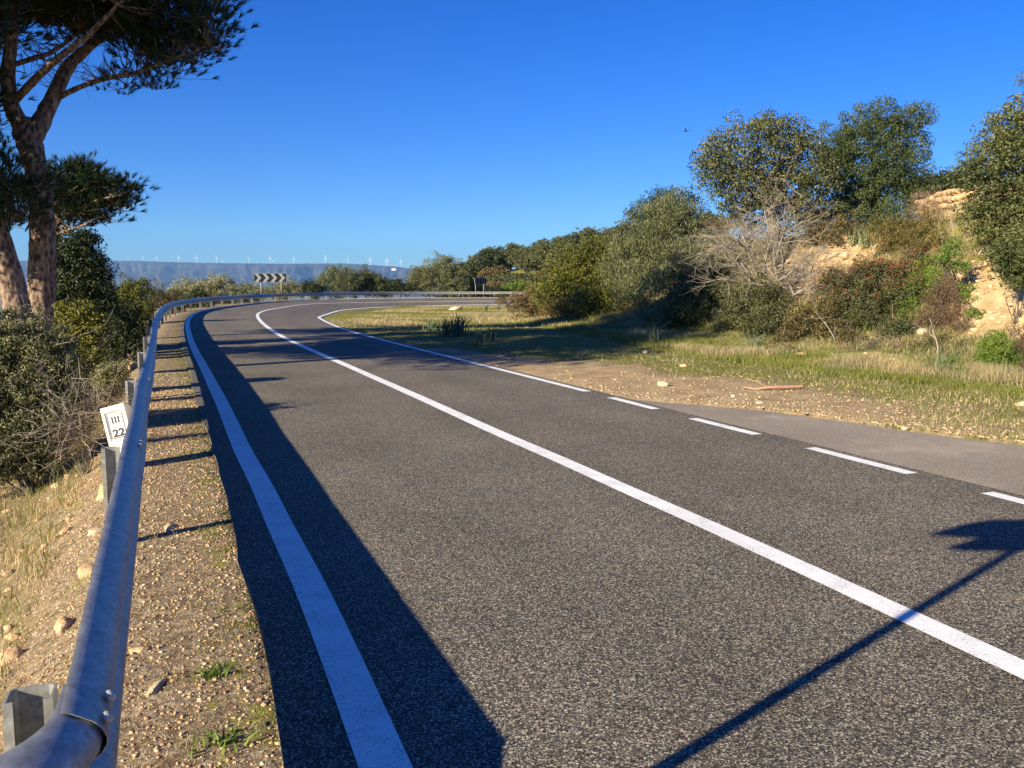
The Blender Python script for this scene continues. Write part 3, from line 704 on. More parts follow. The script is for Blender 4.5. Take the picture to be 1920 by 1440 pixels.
xy = pick(7000, 900, 2100, far_e, lambda x: far_e(x) + np.interp(x, [900, 1100, 2100], [8, 34, 50]), 1.2)
xy = xy[vnoise(xy[:, 0], xy[:, 1], .7, 6) > .42]
tag(blades('dry_grass', xy, 10, .05 + .24 * vnoise(xy[:, 0], xy[:, 1], .8, 3) ** 1.6, .003 + .0003 * xy[:, 1], .12, .9, M['grass_dry']), 'tall dry grass along the foot of the bank', 'grass', kind='stuff')
xy = pick(9000, 900, 2100, far_e, lambda x: far_e(x) + np.interp(x, [900, 1100, 2100], [8, 40, 66]), 1.0)
tag(blades('mixed_green_grass', xy, 9, .05 + .16 * vnoise(xy[:, 0], xy[:, 1], .6, 8) ** 1.5, .004 + .0003 * xy[:, 1], .12, .9, M['grass_green']), 'green grass mixed into the dry grass along the bank', 'grass', kind='stuff')
xy = pick(5000, 620, 2100, near_e, far_e, .9); xy = xy[rs.rand(len(xy)) < sst(.1, .6, terrain(xy[:, 0], xy[:, 1])[2])]
tag(blades('short_straw', xy, 7, .03 + .05 * rs.rand(len(xy)), .003 + .00035 * xy[:, 1], .12, 1.1, M['grass_dry']), 'short straw among the meadow grass', 'grass', kind='stuff')
xy = np.c_[-15 + 22 * rs.rand(26000), 36 + 60 * rs.rand(26000)]
zz_, _, _, _ = terrain(xy[:, 0], xy[:, 1]); dI = np.array([np.min((OQ[::4, 0] + ON[::4, 0] * wI[::4] / 2 - a) ** 2 + (OQ[::4, 1] + ON[::4, 1] * wI[::4] / 2 - b) ** 2) for a, b in xy]) ** .5
sdm = seg_sdf(xy[:, 0], xy[:, 1], FOOT); inb = (dI > 4.1) & (sdm < 1) & (xy[:, 0] > np.interp(xy[:, 1], [36, 50, 60, 90], [-7, -10, -11, -12])) & (xy[:, 1] < 95); xy = xy[inb]; pat = vnoise(xy[:, 0], xy[:, 1], .35, 7)
k = pat > .5
tag(blades('far_meadow_grass', xy[k], 8, .05 + .13 * pat[k], .022, .16, .8, M['grass_green']), 'green tufts in the far part of the meadow', 'grass', kind='stuff')
tag(blades('far_meadow_straw', xy[~k], 7, .06 + .16 * (1 - pat[~k]), .020, .16, .8, M['grass_dry']), 'straw tufts in the far part of the meadow', 'grass', kind='stuff')
# bank vegetation
P = []
while len(P) < 9000:
    a = 0 + 12 * rs.rand() ; i = rs.randint(3, 9); A, B = FOOT[i], FOOT[i + 1]; t = rs.rand(); b = A + (B - A) * t; d = (B - A) / np.linalg.norm(B - A); P.append(b + np.array([d[1], -d[0]]) * a)
xy = np.array(P); _, ee, _, _ = terrain(xy[:, 0], xy[:, 1])
from_e = np.ones(len(xy), bool)
for px, py, r in ((1545, 500, 1.3), (1520, 545, 1.0), (1590, 478, 1.1), (1860, 500, 1.2), (1890, 545, 1.2), (1905, 590, .9), (1780, 395, 1.2)):
    c = gp(px, py, 12); from_e &= np.hypot(xy[:, 0] - c[0], xy[:, 1] - c[1]) > r * .8
xy = xy[from_e]; k = rs.rand(len(xy)) < .5
tag(blades('bank_grass', xy[k], 8, .14 + .14 * rs.rand(k.sum()), .010, .10, .8, M['grass_green']), 'green tufts on the slope between the bushes', 'grass', kind='stuff')
tag(blades('dry_bank_grass', xy[~k], 8, .14 + .22 * rs.rand((~k).sum()), .010, .10, .8, M['grass_dry']), 'straw-coloured tufts on the slope between the bushes', 'grass', kind='stuff')
n = 6500; s1 = -1 + 34 * rs.rand(n) ** 1.4; w1 = -1.32 - 7 * rs.rand(n) ** 1.2; xy = lateral(s1, w1)
tag(blades('dry_slope_grass', xy, 9, .06 + .10 * rs.rand(n), .0035 + .0003 * s1.clip(0), .05, .9, M['grass_dry']), 'dry grass on the slope left of the guardrail', 'grass', kind='stuff')
n = 4500; s1 = -1 + 34 * rs.rand(n) ** 1.4; w1 = -1.32 - 7 * rs.rand(n) ** 1.2; xy = lateral(s1, w1)
tag(blades('green_slope_grass', xy, 9, .06 + .08 * rs.rand(n), .0045 + .0003 * s1.clip(0), .05, .9, M['grass_green']), 'green tufts on the slope left of the guardrail', 'grass', kind='stuff')
n = 900; s1 = -1.2 + 22 * rs.rand(n) ** 1.3; w1 = -.19 - .26 * rs.rand(n) ** 1.5; kp = vnoise(s1, w1 * 0, 1.1, 5) > .42; xy = lateral(s1, w1)[kp]
tag(blades('verge_weeds', xy, 9, .018 + .022 * rs.rand(len(xy)), .0055, .025, 1.1, M['grass_green']), 'low weeds creeping over the left asphalt edge', 'weeds', kind='stuff')
n = 4500; s1 = -1.2 + 20 * rs.rand(n) ** 1.3; w1 = -.22 - 1.1 * rs.rand(n); xy = lateral(s1, w1)
tag(blades('verge_straw', xy, 4, .02 + .03 * rs.rand(n), .003, .03, 2.0, M['grass_dry']), 'bits of straw on the left verge', 'straw', kind='stuff')

def plant(name, pt, n, h, w, mat, label, cat, lean=.9, spread=.08, group=None):
    b = np.array([pt[0], pt[1], zt(pt[0], pt[1])]); o = blades(name, np.array([[pt[0], pt[1]]]), n, h, w, spread, lean, mat, None, b)
    o.location = b; return tag(o, label, cat, group)
for px, py, n, h, w, lab in [(840, 632, 60, .55, .045, 'larger dark clump of strap-leaved asphodel at the edge of the shadow'), (858, 628, 60, .6, .045, 'dense asphodel clump right beside the larger dark one'), (810, 622, 40, .5, .045, 'bluish asphodel clump left of the dark ones'),
                         (915, 640, 40, .45, .04, 'asphodel clump inside the tree shadow on the meadow'), (895, 648, 30, .4, .04, 'small asphodel clump in shade nearer the road'), (912, 585, 30, .7, .06, 'asphodel clump near the far white line'), (935, 583, 24, .6, .06, 'asphodel clump against the low brown bush'),
                         (1225, 645, 22, .55, .028, 'spiky strap-leaved plant with arching blades at the meadow edge'), (1605, 462, 60, .75, .035, 'blue-green asphodel clump at the top of the bare earth face'), (1625, 468, 40, .6, .035, 'smaller asphodel clump beside the heath bush'),
                         (1760, 705, 45, .42, .02, 'grey-green rush tuft beside the small bright shrub'), (1890, 715, 20, .35, .02, 'spiky tuft below the bright green shrub'), (1130, 640, 20, .3, .02, 'thin tuft in the middle of the shaded meadow'), (1415, 652, 40, .4, .025, 'grassy clump at the foot of the dark lentisk')]:
    plant('asphodel', gp(px, py), n, h, w, M['strap'], lab, 'plant', 1.0, .12 if n > 30 else .06)
for s1, w1, r_, lab, m_ in [(2.75, -.95, .06, 'small grey-green tuft on the near verge gravel', 'grass_green'), (1.0, -.98, .05, 'little green seedling against the guardrail', 'bright_leaf'), (.35, -.42, .07, 'leafy weed at the asphalt edge in the foreground', 'bright_leaf'), (-.1, -.44, .06, 'dark-centred rosette weed at the very front of the verge', 'bright_leaf'), (.95, -.42, .06, 'second leafy weed hugging the asphalt edge', 'bright_leaf')]:
    p = lateral(np.array([s1]), np.array([w1]))[0]; plant('weed', p, 46, .045, .012, M[m_], lab, 'weed', 1.6, .035)

# ------------------------------------------------------------------ foliage
def rand_dirs(n):
    v = rs.randn(n, 3); return v / np.linalg.norm(v, axis=1)[:, None]
def leaves(C, Rc, per, L, W, updraft=0.0, shell=.55):
    """C clump centres (n,3), Rc radii; small diamond leaves facing outwards-ish"""
    n = len(C); N = n * per; d = rand_dirs(N); d[:, 2] = d[:, 2] * .8 + .1
    rr = np.repeat(Rc, per) * (shell + (1 - shell) * rs.rand(N) ** .5)
    c = np.repeat(C, per, 0) + d * rr[:, None]
    nrm = d + rand_dirs(N) * .75; nrm /= np.linalg.norm(nrm, axis=1)[:, None]
    ax = rand_dirs(N); ax[:, 2] += updraft; ax -= nrm * (ax * nrm).sum(1)[:, None]; ax /= np.linalg.norm(ax, axis=1)[:, None] + 1e-9
    b = np.cross(nrm, ax); l = L * (.6 + .8 * rs.rand(N)); w = W * (.6 + .8 * rs.rand(N))
    V = np.stack([c - ax * (l / 2)[:, None], c + b * (w / 2)[:, None] + nrm * (w * .12)[:, None], c + ax * (l / 2)[:, None], c - b * (w / 2)[:, None] + nrm * (w * .12)[:, None]], 1).reshape(-1, 3)
    F = (np.arange(N)[:, None] * 4 + np.array([[0, 1, 2, 3]]))
    return V, F
def clumps(lobes3, rc, dens, inner=.35, squash=1.0):
    C = []; R = []
    for c, r in lobes3:
        n = max(5, int(dens * 4 * PI * r * r / (PI * rc * rc))); i = np.arange(n) + .5
        ph = np.arccos(1 - 2 * i / n); th = PI * (1 + 5 ** .5) * i + rs.rand() * 6
        d = np.c_[np.cos(th) * np.sin(ph), np.sin(th) * np.sin(ph), np.cos(ph)] + rs.randn(n, 3) * .16
        rad = r * (.72 + .34 * rs.rand(n)); p = d * rad[:, None] * np.array([1, 1, squash]); C.append(p + c); R.append(rc * (.65 + .7 * rs.rand(n)))
        m = int(n * inner)
        if m: C.append(rand_dirs(m) * (r * .5 * rs.rand(m) ** .33)[:, None] + c); R.append(rc * (.9 + .6 * rs.rand(m)))
    return np.vstack(C), np.concatenate(R)
def needles(C, D, per, L, W, cone=.9):
    n = len(C); N = n * per; d = np.repeat(D, per, 0) + rand_dirs(N) * cone; d /= np.linalg.norm(d, axis=1)[:, None]
    c = np.repeat(C, per, 0) + np.repeat(D, per, 0) * (rs.rand(N) * L * .8)[:, None]; b = np.cross(d, rand_dirs(N)); b /= np.linalg.norm(b, axis=1)[:, None] + 1e-9
    l = L * (.7 + .5 * rs.rand(N)); V = np.stack([c - b * W / 2, c + b * W / 2, c + d * l[:, None]], 1).reshape(-1, 3)
    return V, np.arange(N)[:, None] * 3 + np.array([[0, 1, 2]])

def lob(px, py, r, Y, dy=0.0):
    p = at(px, py, Y + dy); return (p, r * (Y) / F_PX)
def limbs(mb, start, C, k, r0, bend=.14, sides=5):
    """k crooked limbs from a start point to clump centres"""
    idx = rs.choice(len(C), min(k, len(C)), replace=False)
    for i in idx:
        e = C[i]; v = e - start; L = np.linalg.norm(v); m1 = start + v * .35 + rs.randn(3) * L * bend * .25 + (0, 0, .12 * L); m2 = start + v * .7 + rs.randn(3) * L * bend * .22
        P_, R_l = catmull([start, m1, m2, e], [r0, r0 * .65, r0 * .38, r0 * .12], 3); mb.tube(P_, R_l, sides)
def shrub(name, cat, label, Y, lobes, leafmat, L, W, rc, dens=1.0, per=26, updraft=0, bark='oak_bark', base_px=None, trunk_r=.05, nl=14, inner=.35, extra=None, group=None, squash=1.0, trunkpath=None, crown='crown', stem='trunk', shell=.55):
    l3 = []
    for a in lobes:                                    # a bush hugs the slope: no lobe may start inside the bank
        Yl = Y + (a[3] if len(a) > 3 else 0); yg = gp(a[0], a[1] + a[2] * .6, 3.0, 140.0)[1] if a[0] > 930 else 1e9
        Yl = min(Yl, yg - .1 * a[2] / F_PX * yg); l3.append((at(a[0], a[1], Yl), a[2] * Yl / F_PX))
    C, R = clumps(l3, rc, dens, inner, squash)
    zz = terrain(C[:, 0], C[:, 1])[0]; ok = C[:, 2] > zz - rc * .5
    if DBG: print('SHRUB %-70s Y=%5.1f ok=%.2f zmin=%.2f zmax=%.2f ground=%.2f n=%d' % (label[:70], Y, ok.mean(), C[:, 2].min(), C[:, 2].max(), zz.mean(), len(C) * per))
    if ok.sum() < 6: ok[:] = True
    C, R = C[ok], R[ok]
    cx = np.mean([c for c, r in l3], axis=0) if base_px is None else at(base_px, 600, Y)
    base = np.array([cx[0], cx[1], 0]); base[2] = zt(base[0], base[1])
    t = empty(name, base, label, cat, group)
    big = L > .065 and W > .03
    if big: L *= .82; W *= .82
    per = int(per * DENSE * (1.35 if big else 1)); V, F = leaves(C, R, per, L, W, updraft, shell); mesh(crown, V - base, F, M[leafmat], t)
    mb = MB()
    if trunkpath:
        P_ = [base - (0, 0, .2)] + [at(a, b, Y + (c if c else 0)) for a, b, c in trunkpath]; P_, R_t = catmull(P_, np.linspace(trunk_r, trunk_r * .45, len(P_)), 4); mb.tube(P_, R_t, 8, wob=.12); top = P_[-1]
        limbs(mb, top, C, nl // 2, trunk_r * .4); limbs(mb, P_[len(P_) * 2 // 3], C, nl // 2, trunk_r * .35)
    else:
        top = base + (0, 0, .15)
        limbs(mb, base - (0, 0, .1), C, max(6, nl // 2), trunk_r * .4)
    mb.build(stem, M[bark], t, True, base)
    if extra: extra(t, base, C, R, l3)
    return t, base, C

# big trees on the right bank
def Yb(px, py, y0=12): return float(gp(px, py, y0)[1])
shrub('holm_oak', 'tree', 'dark grey-green holm oak with open limbs behind the bare dead tree', 30, [(1372, 292, 50), (1340, 330, 32), (1352, 285, 34), (1330, 305, 24), (1430, 262, 46), (1490, 262, 40), (1450, 245, 30), (1510, 300, 42), (1400, 350, 50), (1450, 340, 60, 1), (1500, 370, 55), (1535, 330, 34), (1400, 400, 38, 1), (1480, 420, 45, 1), (1355, 365, 28)],
      'oak_leaf', .105, .062, .30, .95, 28, bark='oak_bark', base_px=1455, trunk_r=.24, trunkpath=[(1455, 470, 0), (1445, 400, 0), (1440, 340, 0)], nl=26, inner=.15)
shrub('holm_oak', 'tree', 'tall rounded green oak standing between the dark oak and the rubble wall', 33, [(1640, 232, 44), (1600, 262, 44), (1565, 290, 34), (1682, 240, 40), (1712, 228, 26), (1732, 218, 14), (1700, 280, 38), (1625, 310, 70), (1690, 320, 45), (1590, 350, 50), (1655, 380, 55), (1700, 360, 32), (1570, 300, 40), (1620, 410, 45), (1680, 410, 30), (1590, 400, 40), (1560, 400, 34)],
      'oak_leaf_green', .095, .05, .28, 1.0, 30, base_px=1650, trunk_r=.2, trunkpath=[(1648, 450, 0), (1640, 400, .3), (1642, 370, .6)], nl=22, inner=.3)
shrub('holm_oak', 'tree', 'large-leaved yellow-green oak cropped by the right frame edge', 21, [(1905, 240, 42), (1870, 275, 45), (1830, 320, 36), (1805, 330, 20), (1860, 350, 55), (1930, 300, 90), (1990, 330, 110), (1900, 400, 60), (1855, 420, 45), (1940, 450, 70), (1890, 480, 35), (1915, 500, 38), (1820, 390, 20), (1990, 220, 80), (1895, 215, 22)],
      'laurel_leaf', .078, .038, .18, .9, 22, base_px=1985, trunk_r=.16, trunkpath=[(1960, 480, 0), (1950, 400, 0), (1940, 330, 0)], nl=26, inner=.3)
shrub('wild_olive', 'tree', 'pale green wild olive with upright feathery shoots beside the dead tree', 37, [(1255, 415, 50), (1225, 440, 55), (1185, 480, 48), (1160, 495, 30), (1285, 440, 45), (1240, 490, 70), (1290, 500, 55), (1200, 540, 50), (1250, 560, 55), (1160, 545, 32), (1300, 550, 40), (1250, 395, 30)],
      'olive_leaf', .12, .028, .30, 1.1, 34, updraft=1.6, base_px=1240, trunk_r=.15, nl=14, inner=.35)
shrub('evergreen_tree', 'tree', 'dark green tree whose top shows above the wild olive', 43, [(1235, 400, 36), (1190, 415, 24), (1275, 385, 30), (1205, 395, 22), (1300, 410, 24), (1260, 430, 50), (1245, 378, 22)], 'dark_leaf', .12, .07, .34, 1.0, 26, base_px=1245, trunk_r=.2, trunkpath=[(1245, 520, 0), (1245, 460, 0)], nl=10)
shrub('lentisk_bush', 'bush', 'broad brownish-green bush left of the wild olive', 41, [(1090, 490, 34), (1060, 505, 36), (1115, 470, 28), (1120, 520, 48), (1075, 545, 46), (1040, 530, 28), (1130, 565, 40), (1100, 575, 34), (1020, 550, 22)],
      'yellowish_leaf', .11, .06, .30, 1.1, 26, base_px=1090, trunk_r=.1)
shrub('lentisk_bush', 'bush', 'low reddish-brown bush at the left end of the hedge next to the far road', 43, [(985, 572, 24), (1005, 560, 26), (965, 568, 15), (1020, 580, 24), (1040, 575, 30), (940, 562, 9), (1060, 580, 26)], 'brown_leaf', .09, .05, .24, 1.1, 24, base_px=1000, trunk_r=.06)
shrub('lentisk_bush', 'bush', 'deep green bush between the wild olive and the dead tree', 31, [(1310, 545, 42), (1340, 510, 36), (1300, 590, 38), (1270, 600, 30), (1345, 560, 34), (1355, 470, 34, 1)], 'oak_leaf_green', .09, .05, .24, 1.1, 26, base_px=1310, trunk_r=.08)
shrub('lentisk_bush', 'bush', 'round brown-green bush below the dead tree with a dark underside', 25.5, [(1410, 580, 48), (1440, 565, 40), (1380, 600, 34), (1460, 600, 30), (1395, 555, 30), (1420, 615, 34), (1360, 615, 22)], 'mastic_leaf', .075, .042, .19, 1.15, 26, base_px=1410, trunk_r=.06)
shrub('lentisk_bush', 'bush', 'greyish low bush in front of the red-tipped mastic', 21.5, [(1500, 620, 34), (1530, 600, 34), (1560, 620, 30), (1480, 630, 22), (1500, 590, 20), (1590, 635, 22), (1545, 575, 20)], 'brown_leaf', .055, .03, .16, 1.1, 26, base_px=1520, trunk_r=.05)
def red_tips(t, base, C, R, l3):
    top = np.argsort(-C[:, 2] - rs.rand(len(C)) * .9)[:170]; c = C[top] + (0, 0, .07)
    V, F = leaves(c, np.full(len(c), .17), 22, .06, .03, 1.2); mesh('red_seed_heads', V - base, F, M['red_leaf'], t)
shrub('mastic_bush', 'bush', 'wide mastic bush with red tips in the middle of the right bank', 23, [(1610, 545, 46), (1645, 525, 42), (1582, 575, 32), (1650, 570, 50), (1690, 520, 30), (1700, 560, 34), (1620, 600, 34), (1680, 615, 28), (1560, 530, 26), (1720, 500, 26)], 'mastic_leaf', .07, .035, .18, 1.15, 28, base_px=1630, trunk_r=.06, extra=red_tips)
shrub('heath_bush', 'bush', 'fresh green heath bush on the right shoulder of the mastic', 22.2, [(1735, 525, 30), (1720, 560, 26), (1750, 500, 22), (1705, 590, 20), (1745, 550, 24)], 'bright_leaf', .06, .016, .15, 1.0, 26, updraft=1, base_px=1725, trunk_r=.04)
shrub('heath_bush', 'bush', 'dark brown twiggy bush below the bare orange slope', 22, [(1770, 560, 38), (1790, 580, 30), (1760, 600, 30), (1785, 540, 24), (1735, 605, 24), (1800, 610, 20)], 'dark_twig', .09, .010, .17, 1.0, 30, updraft=1, base_px=1772, trunk_r=.04)
shrub('heath_bush', 'bush', 'olive-brown heath bush below the rubble wall', 26, [(1690, 440, 40), (1660, 450, 34), (1730, 425, 34), (1720, 460, 34), (1755, 450, 24), (1650, 430, 22)], 'heath_leaf', .08, .018, .20, 1.05, 30, updraft=1, base_px=1700, trunk_r=.05)
shrub('heath_bush', 'bush', 'dark bush in the gap between the two oaks', 30, [(1545, 420, 30), (1530, 445, 30), (1570, 440, 30), (1520, 400, 24), (1590, 425, 24)], 'brown_leaf', .09, .03, .24, 1.05, 28, updraft=1, base_px=1550, trunk_r=.05)
shrub('dry_bush', 'bush', 'brown leafless brushwood at the left end of the rubble wall', 28, [(1730, 385, 26), (1750, 400, 24), (1715, 410, 24), (1760, 375, 16)], 'twig_leaf', .11, .008, .22, .8, 40, updraft=1, base_px=1735, trunk_r=.03)
shrub('dry_bush', 'bush', 'pale brushwood thicket under the dead tree', 26.5, [(1440, 480, 28), (1452, 510, 26), (1430, 520, 22), (1395, 480, 26), (1410, 440, 24), (1370, 430, 22), (1380, 520, 22), (1355, 460, 20)], 'twig_leaf', .14, .008, .24, .7, 30, updraft=1.2, base_px=1440, trunk_r=.04)
shrub('dry_bush', 'bush', 'grey dry scrub on the bare earth face', 24.5, [(1520, 530, 14), (1535, 515, 12), (1497, 470, 16)], 'twig_leaf', .09, .006, .14, .6, 26, updraft=1, base_px=1520, trunk_r=.02)
shrub('dry_bush', 'bush', 'tawny dry weeds between mastic and meadow', 20, [(1620, 650, 18), (1650, 645, 18), (1590, 655, 14), (1680, 650, 14)], 'twig_leaf', .10, .006, .16, .9, 40, updraft=1.5, base_px=1630, trunk_r=.02)
shrub('small_shrub', 'shrub', 'bright green feathery small shrub near the right frame edge', 15.2, [(1866, 655, 28), (1850, 680, 22), (1885, 675, 24), (1870, 635, 16), (1845, 645, 12)], 'bright_leaf', .045, .010, .10, 1.1, 40, updraft=.8, base_px=1867, trunk_r=.02)
shrub('small_shrub', 'shrub', 'smaller bright green shrub left of the feathery one', 15.4, [(1792, 690, 16), (1800, 702, 14), (1782, 680, 10)], 'bright_leaf', .04, .010, .085, 1.1, 36, updraft=.8, base_px=1793, trunk_r=.015)
shrub('dry_bush', 'bush', 'dark twiggy scrub right of the bright green shrub', 16.5, [(1925, 640, 36), (1905, 670, 22), (1930, 690, 24)], 'dark_twig', .07, .008, .12, 1.0, 34, updraft=1, base_px=1920, trunk_r=.02)
shrub('small_shrub', 'shrub', 'dark green bush hanging under the right-hand oak', 17.5, [(1895, 500, 28), (1910, 520, 24), (1925, 480, 34), (1880, 470, 20)], 'oak_leaf_green', .05, .028, .12, 1.1, 28, base_px=1905, trunk_r=.03)
shrub('small_shrub', 'shrub', 'low green patch of leafy scrub below the round cream boulder', 19.5, [(1800, 500, 18), (1775, 480, 20), (1810, 540, 14), (1825, 590, 16), (1815, 560, 14), (1790, 460, 16)], 'bright_leaf', .05, .022, .12, .9, 26, base_px=1800, trunk_r=.02, squash=.6)
shrub('dry_bush', 'bush', 'low reddish weeds at the edge of the mossy grass', 20.5, [(1460, 640, 12), (1445, 655, 10), (1480, 655, 10)], 'brown_leaf', .04, .02, .10, 1, 26, base_px=1462, trunk_r=.015)
shrub('dry_bush', 'bush', 'thin olive scrub beside the pale flat rock', 18.6, [(1750, 640, 22), (1780, 635, 18), (1720, 650, 14), (1800, 650, 14)], 'heath_leaf', .05, .012, .13, .9, 30, updraft=1, base_px=1760, trunk_r=.02, squash=.7)

# dead tree
def dead_tree(base, name, label, trunkdirs, seed, L0, r0, depth=5):
    r = random.Random(seed); t = empty(name, base, label, 'dead tree'); mb = MB(); tr = MB()
    def grow(p, d, L, rad, k, dst):
        n = 4; P_ = [np.array(p)]; dd = np.array(d, float)
        for i in range(n):
            dd = dd + np.array([r.gauss(0, .2), r.gauss(0, .2), r.gauss(0, .16)]); dd /= np.linalg.norm(dd); P_.append(P_[-1] + dd * L / n)
        dst.tube(np.array(P_), np.linspace(rad, rad * .55, n + 1), 6 if k < 2 else 4, cap=False)
        if k >= depth: return
        for j in range(r.choice((3, 4)) if k < 3 else 3):
            f = r.uniform(.4, 1.0); q = P_[min(n, int(f * n))]; nd_ = dd + np.array([r.gauss(0, .75), r.gauss(0, .75), r.gauss(0, .5)]); nd_ /= np.linalg.norm(nd_)
            grow(q, nd_, L * r.uniform(.55, .78), rad * .52, k + 1, mb)
    for d, L in trunkdirs: grow(np.array([0, 0, -.1]), np.array(d, float) / np.linalg.norm(d), L, r0, 0, tr)
    tr.build('trunk', M['dead_wood'], t, True); mb.build('branches', M['dead_wood'], t, True); return t
b_ = gp(1455, 525, 14); b_[1] = 26; b_[0] = (1452 - 960) / F_PX * 26; b_[2] = zt(b_[0], b_[1])
dead_tree(b_, 'dead_tree', 'bleached leafless dead tree with crooked branches in front of the dark oak', [((-.35, -.1, 1), 2.5), ((-.55, -.1, .8), 1.9), ((.15, 0, 1), 2.3), ((-.15, -.3, 1.1), 2.8), ((-.3, -.4, .9), 2.0), ((.4, -.2, .8), 1.7), ((0, -.4, 1), 2.2)], 3, 2, .045, 5)
b_ = gp(1575, 640, 12); dead_tree(b_, 'dead_branch', 'pale forked dead branch poking out of the greyish bush', [((-.7, -.3, .7), .7)], 9, .7, .018, 2)
b_ = gp(1755, 678, 12); dead_tree(b_, 'dead_branch', 'slanting dead stick leaning up beside the pale flat rock', [((.45, 0, .9), .75)], 12, .7, .018, 1)
# fallen branch
a_, c_, e2_ = gp(1392, 729), gp(1440, 733), gp(1508, 731); mb = MB()
P_, R_l = catmull([a_ + (0, 0, .03), (a_ + c_) / 2 + (0, 0, .015), c_ + (0, 0, .05), (c_ + e2_) / 2 + (0, 0, .05), e2_ + (0, 0, .05)], [.01, .014, .02, .024, .022], 4); mb.tube(P_, R_l, 7, wob=.15)
mb.tube([c_ + (0, 0, .05), c_ + (-.12, .15, .12), c_ + (-.28, .2, .16)], [.012, .008, .004], 5)
M['branch'] = m_plain('reddish_bark', (.36, .20, .12), .85, 0, .25, 14)
o = mb.build('fallen_branch', M['branch'], None, True, base=a_); o.location = [float(v) for v in a_]; tag(o, 'reddish fallen branch lying on the gravel right of the road', 'branch')
for px, py, h_, lab in [(1790, 470, 1.1, 'tall dry stalk rising from the bank left of the leaning one'), (1815, 465, 1.0, 'leaning dry stalk on the bank below the wall'), (1770, 480, .9, 'dry stalk nearest the heath bush')]:
    p = gp(px, py, 12); mb = MB(); mb.tube([p, p + (-.08, 0, h_ * .5), p + (-.2, 0, h_)], [.014, .010, .005], 5)
    for k in range(6): q = p + (-.2 * (.5 + k / 12), 0, h_ * (.5 + k / 12)); mb.tube([q, q + (rnd.uniform(-.12, .12), 0, .1)], [.006, .003], 4)
    o = mb.build('dry_stalk', M['dead_wood'], None, base=p); o.location = [float(v) for v in p]; tag(o, lab, 'plant')

# rubble wall on the crest
wall = MB()
wc = at(1790, 400, 30)
def wall_h(u): return .2
r_ = np.random.RandomState(3); A_ = at(1728, 400, 31); B_ = at(1850, 400, 27); B2 = at(2010, 400, 24)
for seg0, seg1, nn in ((A_, B_, 17), (B_, B2, 20)):
    for row in range(7):
        for c in range(nn):
            u = (c + .5 * (row % 2) + .25 * r_.rand()) / nn; p = seg0 + (seg1 - seg0) * u; g = zt(p[0], p[1])
            hmax = at(0, np.interp((960 + p[0] / p[1] * F_PX), [1728, 1745, 1790, 1812, 1850, 2100], [372, 357, 352, 342, 340, 330]), p[1])[2]
            z = hmax - .12 - row * .21
            if z < g - .3: continue
            V = rock_mesh(int(r_.randint(1e6)), .17 + .07 * r_.rand(), .2, .12 + .03 * r_.rand(), IV1, 12); wall.add(V + (p[0] + r_.randn() * .03, p[1] + r_.randn() * .05, z + r_.randn() * .02), IF1)
o = wall.build('rubble_wall', M['stone_orange'], None, False, base=A_); o.location = [float(v) for v in A_]; tag(o, 'tan dry-stone rubble wall on the crest of the bank under the clear sky', 'wall')

# ------------------------------------------------------------------ hedge and bushes outside the bend
shrub('olive_shrub', 'shrub', 'pale rounded shrub left of the larger pale one beyond the guardrail', 78, [(340, 545, 18), (355, 540, 16), (325, 552, 14), (365, 550, 14)], 'pale_leaf', .18, .06, .36, 1.1, 26, updraft=.6, base_px=345, trunk_r=.08)
shrub('olive_shrub', 'shrub', 'largest pale silvery shrub beyond the guardrail left of the chevron sign', 76, [(400, 538, 20), (420, 536, 18), (380, 545, 18), (435, 545, 14), (400, 552, 18)], 'pale_leaf', .18, .06, .36, 1.1, 26, updraft=.6, base_px=405, trunk_r=.08)
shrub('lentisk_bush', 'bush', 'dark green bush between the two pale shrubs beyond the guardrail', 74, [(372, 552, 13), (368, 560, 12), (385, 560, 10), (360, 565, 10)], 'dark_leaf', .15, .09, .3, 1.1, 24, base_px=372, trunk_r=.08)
shrub('olive_shrub', 'shrub', 'low pale shrub directly left of the chevron sign', 95, [(458, 540, 11), (468, 545, 12), (450, 548, 10), (480, 546, 12), (490, 552, 12)], 'pale_leaf', .18, .07, .38, 1.1, 24, updraft=.6, base_px=466, trunk_r=.08)
shrub('olive_shrub', 'shrub', 'yellow-green shrub directly behind the chevron sign', 100, [(520, 545, 14), (505, 550, 12), (535, 542, 14), (548, 535, 12), (555, 545, 12), (530, 553, 14)], 'olive_leaf', .2, .07, .42, 1.1, 24, updraft=.6, base_px=530, trunk_r=.08)
shrub('lentisk_bush', 'bush', 'small dark bush between the chevron sign and the big round shrub', 110, [(572, 540, 10), (582, 538, 12), (565, 548, 9), (590, 548, 12)], 'dark_leaf', .2, .1, .4, 1.1, 24, base_px=578, trunk_r=.08)
shrub('wild_olive', 'tree', 'big round yellow-green shrub beyond the guardrail right of the chevron sign', 112, [(635, 520, 20), (615, 530, 22), (600, 538, 14), (655, 525, 22), (640, 540, 24), (625, 512, 12)], 'olive_leaf', .2, .07, .45, 1.2, 28, updraft=.6, base_px=632, trunk_r=.12)
shrub('wild_olive', 'tree', 'darker shrub merging with the right flank of the big round shrub', 114, [(685, 520, 16), (695, 530, 16), (710, 530, 15), (675, 535, 18), (722, 538, 12), (700, 543, 14)], 'oak_leaf_green', .2, .1, .42, 1.2, 26, base_px=695, trunk_r=.1)
shrub('lentisk_bush', 'bush', 'very dark low bush between the two large round shrubs by the far guardrail', 113, [(735, 538, 12), (750, 540, 12), (765, 542, 11), (720, 546, 12), (745, 530, 7)], 'dark_leaf', .2, .1, .4, 1.2, 26, base_px=745, trunk_r=.08)
